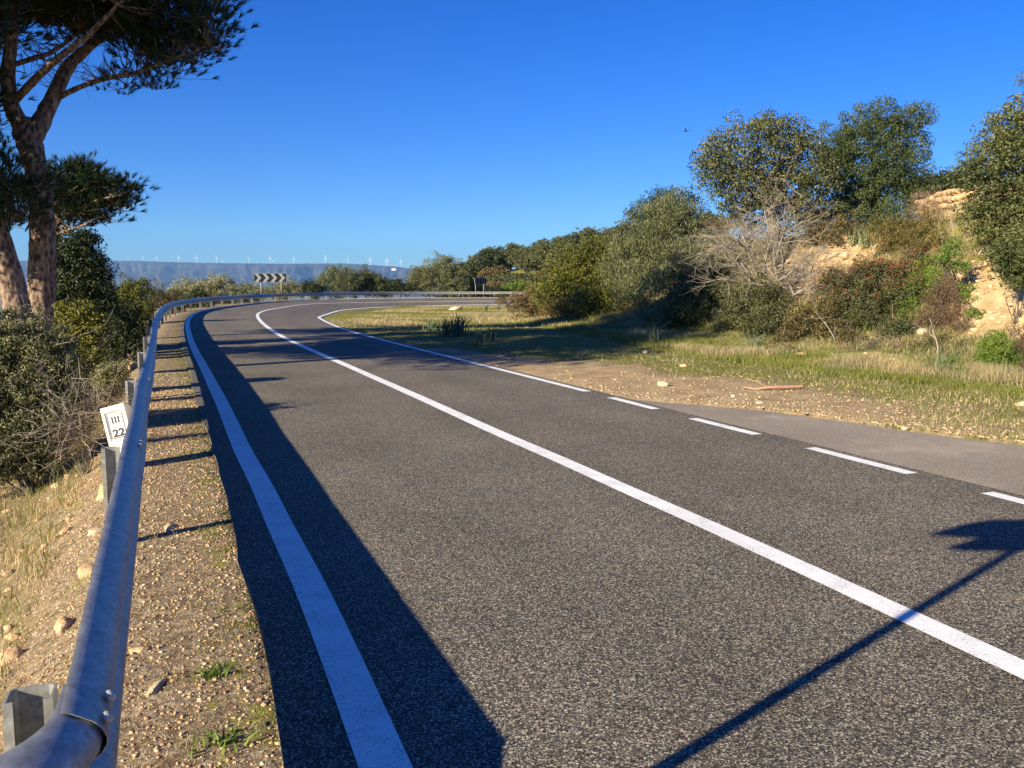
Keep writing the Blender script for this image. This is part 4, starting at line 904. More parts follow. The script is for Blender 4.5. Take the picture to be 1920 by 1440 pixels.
shrub('wild_olive', 'tree', 'tall olive-green tree by the far guardrail left of the small chevron sign', 116, [(830, 500, 20), (805, 512, 22), (785, 520, 20), (845, 510, 20), (820, 525, 26), (855, 525, 20), (795, 535, 20), (840, 537, 22), (870, 538, 12), (775, 532, 14), (838, 488, 9)], 'olive_leaf', .22, .08, .48, 1.2, 28, updraft=.7, base_px=825, trunk_r=.15)
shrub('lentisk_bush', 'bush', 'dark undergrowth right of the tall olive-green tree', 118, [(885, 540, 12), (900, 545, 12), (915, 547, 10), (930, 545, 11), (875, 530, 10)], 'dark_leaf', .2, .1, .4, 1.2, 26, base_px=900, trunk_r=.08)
shrub('lentisk_bush', 'bush', 'light green scrub above the far end of the guardrail', 124, [(960, 540, 10), (978, 536, 11), (945, 543, 9), (995, 540, 12), (1010, 545, 12), (1030, 540, 12)], 'bright_leaf', .2, .1, .4, 1.0, 24, base_px=975, trunk_r=.06)
shrub('lentisk_bush', 'bush', 'dark brown-green bush right of the dark oak behind the rail', 36, [(245, 545, 24), (225, 555, 24), (265, 550, 22), (240, 585, 30), (215, 590, 26), (270, 590, 24), (250, 620, 24), (220, 625, 26)], 'yellowish_leaf', .085, .05, .2, 1.1, 24, base_px=240, trunk_r=.06)
shrub('lentisk_bush', 'bush', 'twiggy grey-green bush where the guardrail starts to bend', 52, [(295, 555, 20), (310, 570, 20), (290, 590, 22), (325, 560, 14), (280, 610, 18), (315, 595, 16), (335, 580, 12)], 'brown_leaf', .085, .045, .2, 1.0, 24, base_px=300, trunk_r=.05)
shrub('lentisk_bush', 'bush', 'green bush behind the curving guardrail below the pale shrubs', 62, [(330, 558, 14), (350, 565, 14), (370, 572, 11), (345, 580, 12), (320, 572, 12), (390, 570, 9)], 'oak_leaf_green', .1, .06, .22, 1.1, 24, base_px=348, trunk_r=.05)
shrub('lentisk_bush', 'bush', 'low dark scrub under the rail left of the chevron sign posts', 86, [(425, 565, 9), (440, 564, 9), (410, 568, 9), (460, 563, 9), (480, 561, 8), (400, 562, 9)], 'dark_leaf', .13, .08, .28, 1.0, 22, base_px=435, trunk_r=.05)

# near bushes on the left slope
def bare_twigs(t, base, C, R, l3):
    mb = MB(); r = random.Random(4)
    for k in range(60):
        c, rr = l3[r.randrange(len(l3))]; p = c + np.array([r.gauss(0, .6), -abs(r.gauss(0, .5)), r.gauss(0, .5)]) * rr; d = np.array([r.gauss(0, .7), r.gauss(-.1, .5), r.gauss(.35, .6)]); d /= np.linalg.norm(d)
        for j in range(3):
            L = r.uniform(.12, .3); q = p + d * L; mb.tube([p, (p + q) / 2 + np.array([r.gauss(0, .015)] * 3), q], [.0045, .0035, .002], 4, cap=False)
            d2 = d + np.array([r.gauss(0, .6) for _ in range(3)]); d2 /= np.linalg.norm(d2); mb.tube([(p + q) / 2, (p + q) / 2 + d2 * L * .6], [.003, .0015], 4, cap=False); p = q; d = d + np.array([r.gauss(0, .35) for _ in range(3)]); d /= np.linalg.norm(d)
    tag(mb.build('bare_twigs', M['twig_bark'], t, False, base), kind='stuff')
shrub('wild_olive_bush', 'bush', 'large grey-green spiny wild olive bush filling the left edge below the pines', 9.2, [(30, 640, 55), (90, 660, 45), (110, 700, 45), (50, 710, 60), (-40, 700, 90), (120, 655, 22, .8), (20, 790, 60), (80, 780, 55), (125, 745, 36), (60, 850, 50), (10, 860, 50), (-60, 820, 90), (100, 830, 34), (-30, 640, 60)],
      'spiny_leaf', .030, .015, .085, 1.35, 40, base_px=40, trunk_r=.03, nl=40, inner=.45, extra=bare_twigs)
shrub('lentisk_bush', 'bush', 'yellow-green bush at the foot of the dark tree on the left', 12.5, [(165, 600, 30), (150, 625, 30), (180, 635, 22), (165, 665, 26), (140, 680, 24), (190, 600, 14), (175, 700, 18), (130, 590, 26)],
      'yellowish_leaf', .035, .024, .09, 1.05, 30, base_px=160, trunk_r=.03)
shrub('lentisk_bush', 'bush', 'low green bush just behind the third guardrail post', 11.5, [(205, 700, 20), (225, 705, 16), (190, 715, 16), (212, 725, 16)], 'olive_leaf', .03, .015, .07, 1.0, 30, base_px=208, trunk_r=.02)
shrub('dry_bush', 'bush', 'tangle of bare grey twigs left of the kilometre marker', 8.4, [(140, 790, 34), (165, 800, 26), (120, 820, 30), (150, 830, 24), (175, 770, 20)], 'dark_twig', .06, .004, .10, .9, 30, updraft=.3, base_px=145, trunk_r=.015, nl=30, extra=bare_twigs)
shrub('dry_bush', 'bush', 'pale dry tuft behind the kilometre marker', 10.5, [(205, 745, 16), (225, 738, 13), (190, 755, 12)], 'twig_leaf', .05, .004, .08, .9, 36, updraft=1, base_px=208, trunk_r=.01)
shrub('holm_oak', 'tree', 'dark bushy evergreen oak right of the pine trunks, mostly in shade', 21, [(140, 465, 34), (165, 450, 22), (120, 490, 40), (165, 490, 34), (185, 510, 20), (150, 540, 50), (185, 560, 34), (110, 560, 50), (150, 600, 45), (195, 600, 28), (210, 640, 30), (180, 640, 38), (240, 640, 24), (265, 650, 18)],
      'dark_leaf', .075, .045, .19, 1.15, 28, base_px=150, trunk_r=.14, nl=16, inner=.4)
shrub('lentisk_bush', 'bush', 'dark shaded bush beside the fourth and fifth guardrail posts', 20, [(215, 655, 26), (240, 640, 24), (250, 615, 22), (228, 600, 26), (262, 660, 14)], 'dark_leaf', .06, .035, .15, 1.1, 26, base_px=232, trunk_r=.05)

# ------------------------------------------------------------------ pines
def pine(label, Y, trunk, limbs_, lobes, ntuft, per=16, L=.15, W=.013, seed=1, twigs=0):
    base = at(trunk[0][0], trunk[0][1], Y); base[2] = zt(base[0], base[1])
    t = empty('pine_tree', base, label, 'pine tree'); tr = MB(); tw = MB()
    pts = [at(a, b, Y + c) for a, b, c, r in trunk]; rr = [r for *_, r in trunk]
    pts = [np.array([pts[0][0], pts[0][1], base[2] - .4])] + pts; rr = [rr[0] * 1.25] + rr
    P_, R_t = catmull(pts, rr, 7); tr.tube(P_, R_t, 14, wob=.10)
    ends = []
    for lb in limbs_:
        P_, R_l = catmull([at(a, b, Y + c) for a, b, c, r in lb], [r for *_, r in lb], 6); tr.tube(P_, R_l, 9, wob=.14); ends += [P_[i] for i in range(len(P_) // 3, len(P_), 2)]
    tr.build('trunk', M['pine_bark'], t, True, base)
    ends = np.array(ends); l3 = [lob(a[0], a[1], a[2], Y, a[3] if len(a) > 3 else 0) for a in lobes]
    vol = np.array([r ** 2 for c, r in l3]); vol /= vol.sum(); C = []; D = []
    for (c, r), v in zip(l3, vol):
        # tufts gathered on twigs
        n = int(ntuft * v); k = max(3, n // 9); d = rand_dirs(k); d[:, 2] = d[:, 2] * .8 + .15; cc = c + d * (r * (.45 + .55 * rs.rand(k) ** .6))[:, None]
        for q, dd in zip(cc, d):
            e = ends[np.argmin(((ends - q) ** 2).sum(1))]
            s_ = e + (q - e) * .35 if np.linalg.norm(q - e) > 1.2 else e
            mid = (s_ + q) / 2 + rs.randn(3) * .12
            tw.tube([s_, mid, q], [.018, .012, .006], 4, cap=False)
            for j in range(9):
                o_ = rs.randn(3) * .24; o_[2] = abs(o_[2]) * .6 - .05; p = q + o_; C.append(p); w_ = dd * .5 + np.array([0, 0, .55]) + o_ * 1.2; D.append(w_ / np.linalg.norm(w_))
                if j % 2 == 0: tw.tube([q, p], [.006, .004], 3, cap=False)
    r_t = random.Random(seed)
    for k in range(twigs):
        e = at(r_t.uniform(20, 200), r_t.uniform(50, 150), Y + r_t.uniform(-.5, .5)); s_ = ends[np.argmin(((ends - e) ** 2).sum(1))]; q = s_ + (e - s_) * min(1, 1.3 / (np.linalg.norm(e - s_) + .01))
        md = (s_ + q) / 2 + np.array([r_t.gauss(0, .1) for _ in range(3)]); tw.tube(catmull([s_, md, q], m=3), [.014, .012, .010, .008, .006, .005, .003], 4, cap=False)
        for j in range(3): tw.tube([md, md + np.array([r_t.gauss(0, .14) for _ in range(3)])], [.006, .003], 3, cap=False)
    V, F = needles(np.array(C), np.array(D), per, L, W, .62); mesh('crown', V - base, F, M['pine_needle'], t)
    tw.build('branches', M['pine_bark'], t, True, base)
    return t
pine('tall leaning pine with forked trunk and dark crown over the sky', 18,
     [(76, 640, 0, .30), (77, 560, 0, .27), (80, 470, 0, .25), (78, 400, 0, .235), (68, 320, 0, .22), (54, 265, 0, .25), (40, 225, 0, .20)],
     [[(46, 245, 0, .19), (20, 195, -.2, .15), (16, 130, -.4, .13), (22, 60, -.5, .11), (18, -30, -.4, .09), (0, -120, 0, .06)],
      [(60, 262, 0, .2), (84, 215, .2, .17), (105, 172, .4, .15), (128, 125, .6, .13), (170, 85, .8, .10), (225, 40, .8, .08), (290, -10, .6, .06), (330, -80, .6, .04)],
      [(112, 182, .4, .06), (150, 163, .2, .05), (200, 147, 0, .045), (255, 136, -.2, .04), (320, 112, -.4, .03), (390, 85, -.5, .018)],
      [(28, 188, -.2, .08), (60, 155, -.5, .075), (105, 112, -.8, .065), (160, 70, -1, .05), (220, 10, -1.2, .03)],
      [(24, 122, -.4, .05), (60, 110, -.3, .05), (100, 96, 0, .04), (150, 60, .2, .03)],
      [(22, 60, -.5, .06), (-50, 0, -.6, .05), (-130, -40, -.4, .04)],
      [(225, 40, .8, .05), (270, 0, .2, .05), (340, -100, 0, .04), (300, -200, 0, .03)]],
     [(378, 62, 44, -.5), (350, 95, 44, -.4), (330, 40, 60, -.2), (290, 85, 50, 0), (270, 125, 34), (240, 60, 60, .3), (325, 140, 20, -.4), (290, 160, 14, -.2), (220, 165, 20, -.1), (235, 20, 70), (180, 20, 60, .4), (140, 40, 50, .6), (90, 20, 56, -.3), (40, 10, 50, -.6), (-10, 60, 50, -.5), (380, 10, 40),
      (370, -60, 90), (260, -120, 110), (150, -90, 100, 1), (50, -110, 110), (-80, -60, 110), (-190, 0, 110), (-150, 100, 70), (200, -250, 120, 1), (60, -260, 120), (-80, -220, 120), (330, -200, 90), (160, -150, 110, -2), (20, -100, 100, 2.5), (-120, -120, 110, -2), (240, -60, 90, 2.5), (60, 5, 44), (110, 30, 36), (5, 25, 44), (150, 55, 36), (90, -20, 60), (180, 0, 60), (30, 20, 40)], 19000, 24, W=.014, twigs=70)
pine('second pine leaning out of the left frame edge beside the forked pine', 17,
     [(42, 650, 0, .27), (28, 560, 0, .24), (8, 480, 0, .22), (-18, 400, 0, .20), (-50, 320, .3, .17), (-90, 230, .5, .13), (-120, 120, .8, .08)],
     [[(-18, 400, 0, .08), (10, 370, -.3, .06), (40, 345, -.6, .04), (60, 320, -.8, .025)], [(-50, 320, .3, .08), (-130, 280, .8, .05), (-220, 200, 1, .03)], [(-90, 230, .5, .08), (-170, 140, 0, .05), (-240, 60, 0, .03)]],
     [(20, 400, 34, -.6), (50, 380, 30, -.8), (0, 350, 40, -.3), (30, 430, 26, -.6), (-10, 300, 34), (0, 260, 22, .4), (70, 350, 18, -.8), (-100, 180, 90), (-200, 120, 110), (-150, 20, 110), (-260, 220, 90), (-160, 320, 80), (-120, 440, 60)], 5500, 24, W=.014, seed=3)
pine('dark younger pine showing right of the forked trunk below the big crown', 21.5,
     [(98, 650, 0, .15), (100, 540, 0, .13), (104, 440, 0, .11), (108, 370, 0, .08)],
     [[(105, 420, 0, .06), (140, 395, -.2, .045), (185, 375, -.3, .03), (230, 365, -.4, .015)], [(106, 390, 0, .05), (150, 360, 0, .035), (205, 335, 0, .02)], [(108, 370, 0, .05), (125, 335, 0, .03), (140, 315, 0, .015)], [(104, 440, 0, .05), (150, 425, -.3, .035), (195, 405, -.3, .02)]],
     [(130, 345, 30), (155, 335, 22), (120, 375, 34), (165, 365, 30), (195, 352, 22), (225, 352, 18), (240, 365, 12), (205, 385, 24), (160, 400, 34), (190, 410, 18), (205, 415, 12), (120, 410, 34), (225, 395, 12), (140, 320, 14)], 1500, 24, L=.16, W=.014, seed=4)

pine('pine just outside the left frame edge nearest the guardrail casting shade on the road', 12,
     [(-480, 640, 0, .24), (-485, 520, 0, .22), (-500, 400, 0, .20), (-510, 250, 0, .17), (-500, 50, 0, .12)],
     [[(-510, 250, 0, .08), (-400, 120, 0, .06), (-300, 20, 0, .03)], [(-505, 200, 0, .08), (-640, 80, 0, .06), (-740, 0, 0, .03)], [(-500, 50, 0, .06), (-500, -150, 0, .03)]],
     [(-320, 20, 250), (-560, -100, 260), (-720, 60, 230, 1), (-440, -300, 280), (-650, -330, 250), (-400, 180, 180, 1), (-520, -60, 260, -1.6), (-620, 160, 200, 1), (-300, -150, 240, 1.5), (-420, -80, 240, 2)], 10000, 14, L=.18, W=.022, seed=8)
pine('pine just outside the left frame edge behind the leaning pine', 22,
     [(-150, 600, 0, .26), (-150, 480, 0, .23), (-140, 360, 0, .2), (-150, 200, 0, .15), (-150, 60, 0, .1)],
     [[(-140, 360, 0, .08), (-60, 230, 1, .06), (-40, 140, 1, .03)], [(-150, 250, 0, .08), (-260, 130, 0, .05)], [(-150, 60, 0, .06), (-150, -80, 0, .03)]],
     [(-110, 60, 100), (-180, 0, 120), (-240, 90, 110), (-130, -120, 120), (-220, -160, 120), (-60, -40, 90, 1.5), (-160, 180, 90, 2), (-120, 250, 90), (-200, 260, 100, -1), (-150, 330, 80, 1)], 8000, 14, L=.18, W=.022, seed=9)
# ------------------------------------------------------------------ wooded hill: oaks copied one by one
protos = []
def crown_proto(seed, mat):
    global rs
    keep_ = rs; rs = np.random.RandomState(seed)
    l3 = [(np.array([0, 0, 2.6]), 1.5)] + [(np.array([rs.randn() * 1.0, rs.randn() * 1.0, 2.2 + rs.rand() * 1.2]), .9 + .5 * rs.rand()) for _ in range(6)]
    C, R = clumps(l3, .38, 1.15, .2); V, F = leaves(C, R, 20, .26, .15); rs = keep_
    mb = MB(); mb.tube(catmull([(0, 0, -1.5), (.1, 0, .6), (0, .1, 2.2)], m=3), np.linspace(.2, .1, 7), 6); return (V, F, mat, mb)
for sd_, mt in ((1, 'oak_leaf'), (2, 'oak_leaf_green'), (3, 'brown_leaf'), (4, 'dark_leaf'), (5, 'oak_leaf')):
    V, F, mt, mb = crown_proto(sd_, mt); r0_ = empty('hill_oak', (0, 0, 0), 'x', 'tree', 'oaks covering the far wooded hill')
    a = mesh('crown', V, F, M[mt], r0_); b = mb.build('trunk', M['oak_bark'], r0_, True); protos.append((r0_, a, b))
hill_lab = ['grey-green oak among the trees covering the far wooded hill', 'fresh green oak among the trees covering the far wooded hill', 'brownish oak among the trees covering the far wooded hill', 'very dark oak among the trees covering the far wooded hill', 'rounded grey-green oak among the trees covering the far wooded hill']
spots = []
r_ = random.Random(21)
for row, (Y, n) in enumerate([(128, 9), (139, 11), (150, 12), (162, 12), (175, 13), (190, 14), (206, 15), (222, 16), (240, 17), (258, 17)]):
    for k in range(n):
        px = 850 + 500 * (k + .5 + r_.uniform(-.35, .35)) / n * (1 if row > 3 else .62) + (70 if row < 2 else 0)
        y = Y + r_.uniform(-6, 6); spots.append(((px - 960) / F_PX * y, y))
first = [True] * 5
for k, (x, y) in enumerate(spots):
    j = r_.choice((0, 0, 1, 2, 3, 4, 4)); src, a, b = protos[j]
    if first[j]: o = src; first[j] = False
    else:
        o = src.copy(); COL.objects.link(o)
        for ch in (a, b): c = ch.copy(); COL.objects.link(c); c.parent = o
    o.location = (x, y, zt(x, y) - .3); s_c = r_.uniform(.95, 1.55); o.scale = (s_c * r_.uniform(.9, 1.2), s_c, s_c * r_.uniform(.85, 1.1)); o.rotation_euler = (0, 0, r_.uniform(0, 6.28)); o['label'] = hill_lab[j]
# trees on the crest behind the rubble wall
far_t = [(1770, 60, .9, 'distant dark tree in the gap left of the right-hand oak'), (1735, 62, .7, 'distant flat-topped tree just right of the tall green oak'), (1800, 48, .6, 'dark shrub top right behind the rubble wall')]
for px, Y, s_c, lab in far_t:
    src, a, b = protos[3]; o = src.copy(); COL.objects.link(o)
    for ch in (a, b): c = ch.copy(); COL.objects.link(c); c.parent = o
    x = (px - 960) / F_PX * Y; zg = zt(x, Y); ztop = at(px, 342 if px < 1790 else 338, Y)[2]; o.location = (x, Y, ztop - 3.9 * s_c); o.scale = (s_c * 1.3, s_c, s_c); o['label'] = lab; o['group'] = 'distant trees behind the rubble wall'

# ------------------------------------------------------------------ kilometre marker
def km_marker():
    Y = 7.4; x = (232 - 960) / F_PX * Y; g = zt(x, Y); ztop = at(218, 757, Y)[2]; h = ztop - g + .1
    t = empty('kilometre_marker', (x, Y, g - .1), 'leaning white kilometre marker reading III over 22 behind the guardrail', 'road marker')
    t.rotation_euler = (math.radians(-10), math.radians(-15), math.radians(4))
    w = .102; d = .07; mb = MB()
    # body with bevelled rim framing a recessed panel
    zb = h - .30
    o_ = [(-w, 0, -.1), (w, 0, -.1), (w, 0, h), (-w, 0, h)]
    V = [(-w, 0, -.2), (w, 0, -.2), (w, 0, h), (-w, 0, h), (-w, d * 2, -.2), (w, d * 2, -.2), (w, d * 2, h - .02), (-w, d * 2, h - .02)]
    i_ = .022
    V += [(-w + i_, 0, zb), (w - i_, 0, zb), (w - i_, 0, h - .045), (-w + i_, 0, h - .045)]
    j_ = .034
    V += [(-w + j_, .016, zb + .012), (w - j_, .016, zb + .012), (w - j_, .016, h - .062), (-w + j_, .016, h - .062)]
    F = [(0, 1, 9, 8), (1, 2, 10, 9), (2, 3, 11, 10), (3, 0, 8, 11), (8, 9, 13, 12), (9, 10, 14, 13), (10, 11, 15, 14), (11, 8, 12, 15), (12, 13, 14, 15), (4, 7, 6, 5), (0, 4, 5, 1), (1, 5, 6, 2), (2, 6, 7, 3), (3, 7, 4, 0)]
    mesh('body', V, F, M['white'], t)
    x0, x1, z0, z1 = -w + .04, w - .04, zb + .020, h - .070; y = .012
    pl = MB(); pl.box((x0, y - .003, z0), (x1, y + .002, z1)); plq = pl.build('plaque', M['plaque'], t)
    fr = MB(); e = .003; yy = y - .0045
    for a in ((x0, z0, x1, z0 + e), (x0, z1 - e, x1, z1), (x0, z0 + e, x0 + e, z1 - e), (x1 - e, z0 + e, x1, z1 - e)): fr.box((a[0], yy, a[1]), (a[2], y - .003, a[3]))
    zm = (z0 + z1) / 2 + .004; fr.box((x0 + .03, yy, zm - .0015), (x1 - .03, y - .003, zm + .0015)); fr.build('border', M['black'], plq)
    tx = MB(); 
    for k in (-1, 0, 1): tx.box((k * .026 - .0072, yy, zm + .018), (k * .026 + .0072, y - .003, z1 - .022))
    tx.build('numeral_iii', M['black'], plq)
    cu = bpy.data.curves.new('number', 'FONT'); cu.body = '22'; cu.size = .094; cu.align_x = 'CENTER'; cu.extrude = .0008; cu.offset = .0034
    tmp = bpy.data.objects.new('tmp_text', cu); COL.objects.link(tmp); bpy.context.view_layer.update()
    me = bpy.data.meshes.new_from_object(tmp.evaluated_get(bpy.context.evaluated_depsgraph_get())); COL.objects.unlink(tmp); bpy.data.objects.remove(tmp)
    me.materials.clear(); me.materials.append(M['black']); o = bpy.data.objects.new('number', me); link(o, plq); o.rotation_euler = (PI / 2, 0, 0); o.location = (0.002, yy, z0 + .012); o.scale = (1.12, .98, 1)
km_marker()

# ------------------------------------------------------------------ chevron signs
def chevron(px, py_top, py_bot, wpx, Y, flip, ang, label, post_px):
    c = at(px, (py_top + py_bot) / 2, Y); h = (py_bot - py_top) / F_PX * Y; w = wpx / F_PX * Y / math.cos(ang); g = zt(c[0], c[1])
    t = empty('chevron_sign', (c[0], c[1], g), label, 'road sign', rz=ang); zc = c[2] - g
    pn = MB(); pn.box((-w / 2, 0, zc - h / 2), (w / 2, .03, zc + h / 2)); p_ = pn.build('panel', M['signblack'], t)
    n = 4; pitch = w * (.985) / n; V = []; F = []
    x0 = -w / 2 + pitch * .06; bw = pitch * .42; ar = h / 2 * .97; sl = pitch * .44; hh = h / 2 - .012
    for k in range(n):
        a = x0 + k * pitch; y = -.004
        q = [(a, y, zc + hh), (a + bw, y, zc + hh), (a + bw + sl, y, zc), (a + bw, y, zc - hh), (a, y, zc - hh), (a + sl, y, zc)]
        if flip: q = [(-x, yy_, z) for x, yy_, z in q]
        m = len(V); V += q; F += [(m, m + 1, m + 2, m + 5), (m + 5, m + 2, m + 3, m + 4)]
    if not flip: F = [f[::-1] for f in F]
    mesh('chevrons', V, F, M['signwhite'], p_)
    fr = MB(); e = .01
    for a in ((-w / 2, zc - h / 2 - e, w / 2, zc - h / 2), (-w / 2, zc + h / 2, w / 2, zc + h / 2 + e), (-w / 2 - e, zc - h / 2 - e, -w / 2, zc + h / 2 + e), (w / 2, zc - h / 2 - e, w / 2 + e, zc + h / 2 + e)): fr.box((a[0], -.008, a[1]), (a[2], .035, a[3]))
    fr.build('frame', M['zinc_light'], p_)
    for q in post_px:
        po = MB(); X = q * w; po.tube([(X, .065, -.3), (X, .065, zc + h / 2 - .05)], .035, 10); po.build('post', M['zinc_light'], t, True)
        cl = MB(); cl.box((X - .05, .0305, zc - .1), (X + .05, .11, zc - .05)); cl.build('clamp', M['zinc_light'], t)
chevron(506.5, 513, 529, 62, 90, False, math.radians(-8), 'large black and white chevron sign pointing right beyond the left part of the bend', (-.31, .33))
chevron(901, 521, 532.5, 20.5, 108, True, math.radians(50), 'smaller-looking chevron sign pointing left seen at an angle by the far road', (-.40, .30))

# signpost behind the camera on the left verge: its shadow crosses the road
def arrow_signpost():
    bx, by = -1.15, 1.13; g = zt(bx, by); t = empty('direction_signpost', (bx, by, g), 'direction signpost with two stacked arrow plates casting the pole shadow on the road', 'road sign')
    po = MB(); po.tube([(0, 0, -.3), (0, 0, 2.86 - g)], .03, 12); po.build('pole', M['zinc_light'], t, True)
    for nm, pts in (('upper_arrow_plate', [(-.74, 2.60), (-.64, 2.75), (-.52, 2.815), (.62, 2.815), (.62, 2.555), (-.37, 2.555)]), ('lower_arrow_plate', [(-.47, 2.43), (-.38, 2.553), (.62, 2.553), (.62, 2.38), (-.36, 2.40)])):
        V = [(a, -.055, b - g) for a, b in pts] + [(a, -.035, b - g) for a, b in pts]; n = len(pts)
        F = [tuple(range(n)), tuple(range(n, 2 * n))[::-1]] + [(i, i + n, (i + 1) % n + n, (i + 1) % n) for i in range(n)]
        mesh('arrow_plate', V, F, M['signwhite'], t)
arrow_signpost()

# ------------------------------------------------------------------ far plateau with wind turbines
DM = 12000.0
def sky_y(px): return np.interp(px, [-800, -200, 100, 205, 240, 300, 380, 470, 550, 650, 690, 740, 765, 800, 900, 1100], [486, 488, 489.5, 490, 489.5, 491, 493.5, 494.5, 495, 494.5, 497, 500, 503, 504, 507, 512])
u = np.linspace(-900, 1150, 700); v = np.linspace(0, 1, 46)
V = []
for b in v:
    d = DM - 3800 * (1 - b) ** 1.2
    X = (u - 960) / F_PX * d
    top = H_CAM + (533.5 - sky_y(u)) / F_PX * DM
    rav = fbm(u * .018, b * .8 + 0 * u, 1, 2, 3); rav2 = fbm(u * .07, b * 2.0 + 0 * u, 1, 6, 3)
    z = -115 + (top + 115) * (b ** .75) - (1 - b) ** .35 * b ** .4 * (330 * (rav - .25) + 200 * (rav2 - .4)) * (1 if b < .999 else 0)
    V.append(np.c_[X, np.full_like(X, d) + (2600 * (rav - .5) + 1100 * (rav2 - .5)) * (1 - b) ** .5, z + (rs.randn(len(u)) * 1.5 if b == 1 else 0)])
d = DM + 1500; V.append(np.c_[(u - 960) / F_PX * d, np.full_like(u, d), H_CAM + (533.5 - sky_y(u)) / F_PX * DM - 30])
V = np.vstack(V); nu = len(u); ii = np.arange(len(V)).reshape(-1, nu)
GF = np.stack([ii[:-1, :-1], ii[:-1, 1:], ii[1:, 1:], ii[1:, :-1]], -1).reshape(-1, 4)
mm, nt, b = mat_new('scrub_covered_mountain'); p = pos(nt)
c = ramp(nt, noise(nt, p, .0022, 8, .68), [(.3, (.018, .024, .014)), (.5, (.038, .042, .024)), (.72, (.085, .075, .048))])
nt.links.new(c, b.inputs['Base Color']); b.inputs['Roughness'].default_value = 1
tag(mesh('hills', V, GF, mm, smooth=True), kind='structure')
def turbine_parts(mb_t, scale=1): pass
tb = empty('wind_turbine', (0, 0, 0), 'x', 'wind turbine', 'wind turbines along the far ridge')
m1 = MB(); m1.tube([(0, 0, -12), (0, 0, 40), (0, 0, 78)], [2.8, 2.3, 1.7], 8); P1 = m1.build('tower', M['turbine'], tb, True)
m1 = MB(); m1.box((-2.4, -4, 77), (2.4, 9, 82)); P2 = m1.build('nacelle', M['turbine'], tb)
m1 = MB(); m1.tube([(0, -7.5, 79.5), (0, -5.5, 79.5), (0, -4, 79.5)], [.8, 2, 2.4], 8); P3 = m1.build('hub', M['turbine'], tb, True)
BL = []
for k in range(3):
    a = 2 * PI * k / 3; u1 = np.array([math.sin(a), 0, math.cos(a)]); w1_ = np.array([math.cos(a), 0, -math.sin(a)]); V = []; c0_ = np.array([0, -5.8, 79.5])
    for r_b, ww in ((1, 1.6), (8, 3.2), (24, 2.2), (42, .7)):
        for sx, sy in ((-1, -.3), (1, -.3), (1, .3), (-1, .3)): V.append(c0_ + u1 * r_b + w1_ * ww * .6 * sx + np.array([0, sy, 0]))
    F = [(4 * i + j, 4 * i + (j + 1) % 4, 4 * i + 4 + (j + 1) % 4, 4 * i + 4 + j) for i in range(3) for j in range(4)] + [(0, 1, 2, 3), (12, 15, 14, 13)]
    BL.append(mesh('blade', V, F, M['turbine'], tb))
TX = [(247, .5), (275, .75), (300.6, .9), (341, 1.05), (374, 1.05), (412, 1.1), (422, .6), (471, .9), (511, 1.12), (517, .6), (555, 1.1), (614, 1.1), (655, 1.0), (697, 1.15), (728, 1.15), (754, 1.2)]
ORD = ['first', 'second', 'third', 'fourth', 'fifth', 'sixth', 'seventh', 'eighth', 'ninth', 'tenth', 'eleventh', 'twelfth', 'thirteenth', 'fourteenth', 'fifteenth', 'sixteenth']
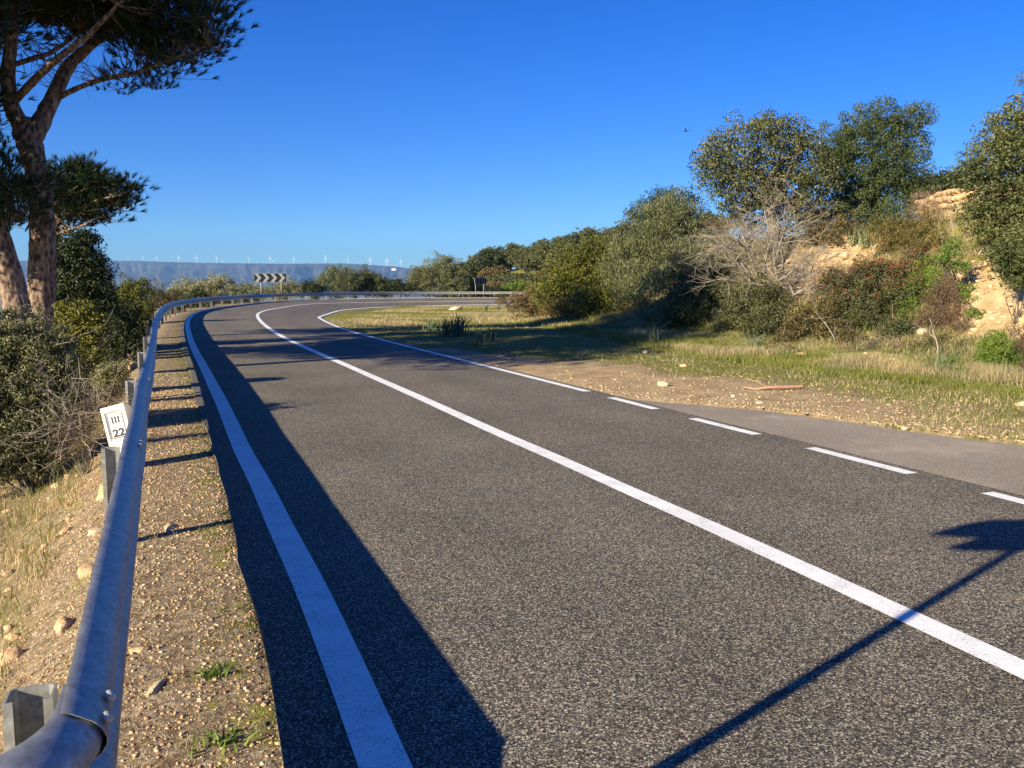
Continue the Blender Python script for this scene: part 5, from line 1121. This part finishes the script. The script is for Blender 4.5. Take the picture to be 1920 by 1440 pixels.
for k, (px, s_c) in enumerate(TX):
    if k == 0: o = tb
    else:
        o = tb.copy(); COL.objects.link(o)
        for ch in [P1, P2, P3] + BL: c = ch.copy(); COL.objects.link(c); c.parent = o
    d = DM + 60; o.location = ((px - 960) / F_PX * d, d, H_CAM + (533.5 - sky_y(px)) / F_PX * DM - 3); o.scale = (s_c * .88,) * 3; o.rotation_euler = (0, 0, math.radians(-18 + 11 * ((k * 7) % 5 - 2)))
    o['label'] = f'white wind turbine on the far ridge, {ORD[k]} counted from the left' if k < 15 else 'white wind turbine on the far ridge, the rightmost, above the olive-green tree'
# white farmhouse at the foot of the ridge end
c = at(738, 505.5, 9000); mb = MB(); ho = empty('farmhouse', c, 'tiny white farmhouse with pale roof on the far hillside below the last turbines', 'house')
mb.box((-22, 0, -8), (22, 14, 10)); mb.build('wall', M['turbine'], ho)
M['roof'] = m_plain('terracotta', (.45, .22, .14), .8)
mesh('roof', [(-24, -2, 10.2), (24, -2, 10.2), (24, 16, 10.2), (-24, 16, 10.2), (-22, 7, 16), (22, 7, 16)], [(0, 1, 5, 4), (2, 3, 4, 5), (0, 4, 3), (1, 2, 5), (0, 3, 2, 1)], M['roof'], ho)

# ------------------------------------------------------------------ bird in the sky
b_ = at(1286, 246, 22); bd = MB()
bd.tube([(-.045, 0, 0), (-.02, 0, .006), (.02, 0, .004), (.055, 0, -.002)], [.006, .017, .014, .004], 8); bd.tube([(-.062, 0, .006), (-.045, 0, .008)], [.004, .010], 7)
for s_c in (-1, 1): bd.add([(-.02, 0, .01), (.02, 0, .01), (.045, s_c * .07, .05), (.0, s_c * .07, .055), (.06, s_c * .12, .045)], [(0, 1, 2, 3), (3, 2, 4)])
bd.add([(.05, -.008, 0), (.05, .008, 0), (.085, .018, 0), (.085, -.018, 0)], [(0, 1, 2, 3)])
bo = bd.build('bird', M['feather'], None, False); bo.location = [float(v) for v in b_]; bo.rotation_euler = (.5, -.2, .6); tag(bo, 'small dark bird flying alone in the clear sky', 'bird')

# ------------------------------------------------------------------ haze
hm = bpy.data.materials.new('haze_air'); hm.use_nodes = True; nt = hm.node_tree; nt.nodes.remove(nt.nodes['Principled BSDF'])
pv = nt.nodes.new('ShaderNodeVolumePrincipled'); pv.inputs['Density'].default_value = 4.5e-5; pv.inputs['Color'].default_value = (.24, .50, .98, 1); pv.inputs['Anisotropy'].default_value = .0
nt.links.new(pv.outputs[0], nt.nodes['Material Output'].inputs['Volume'])
hz = MB(); hz.box((-11000, -500, -150), (11000, 15000, 560)); tag(hz.build('haze', hm), kind='stuff')
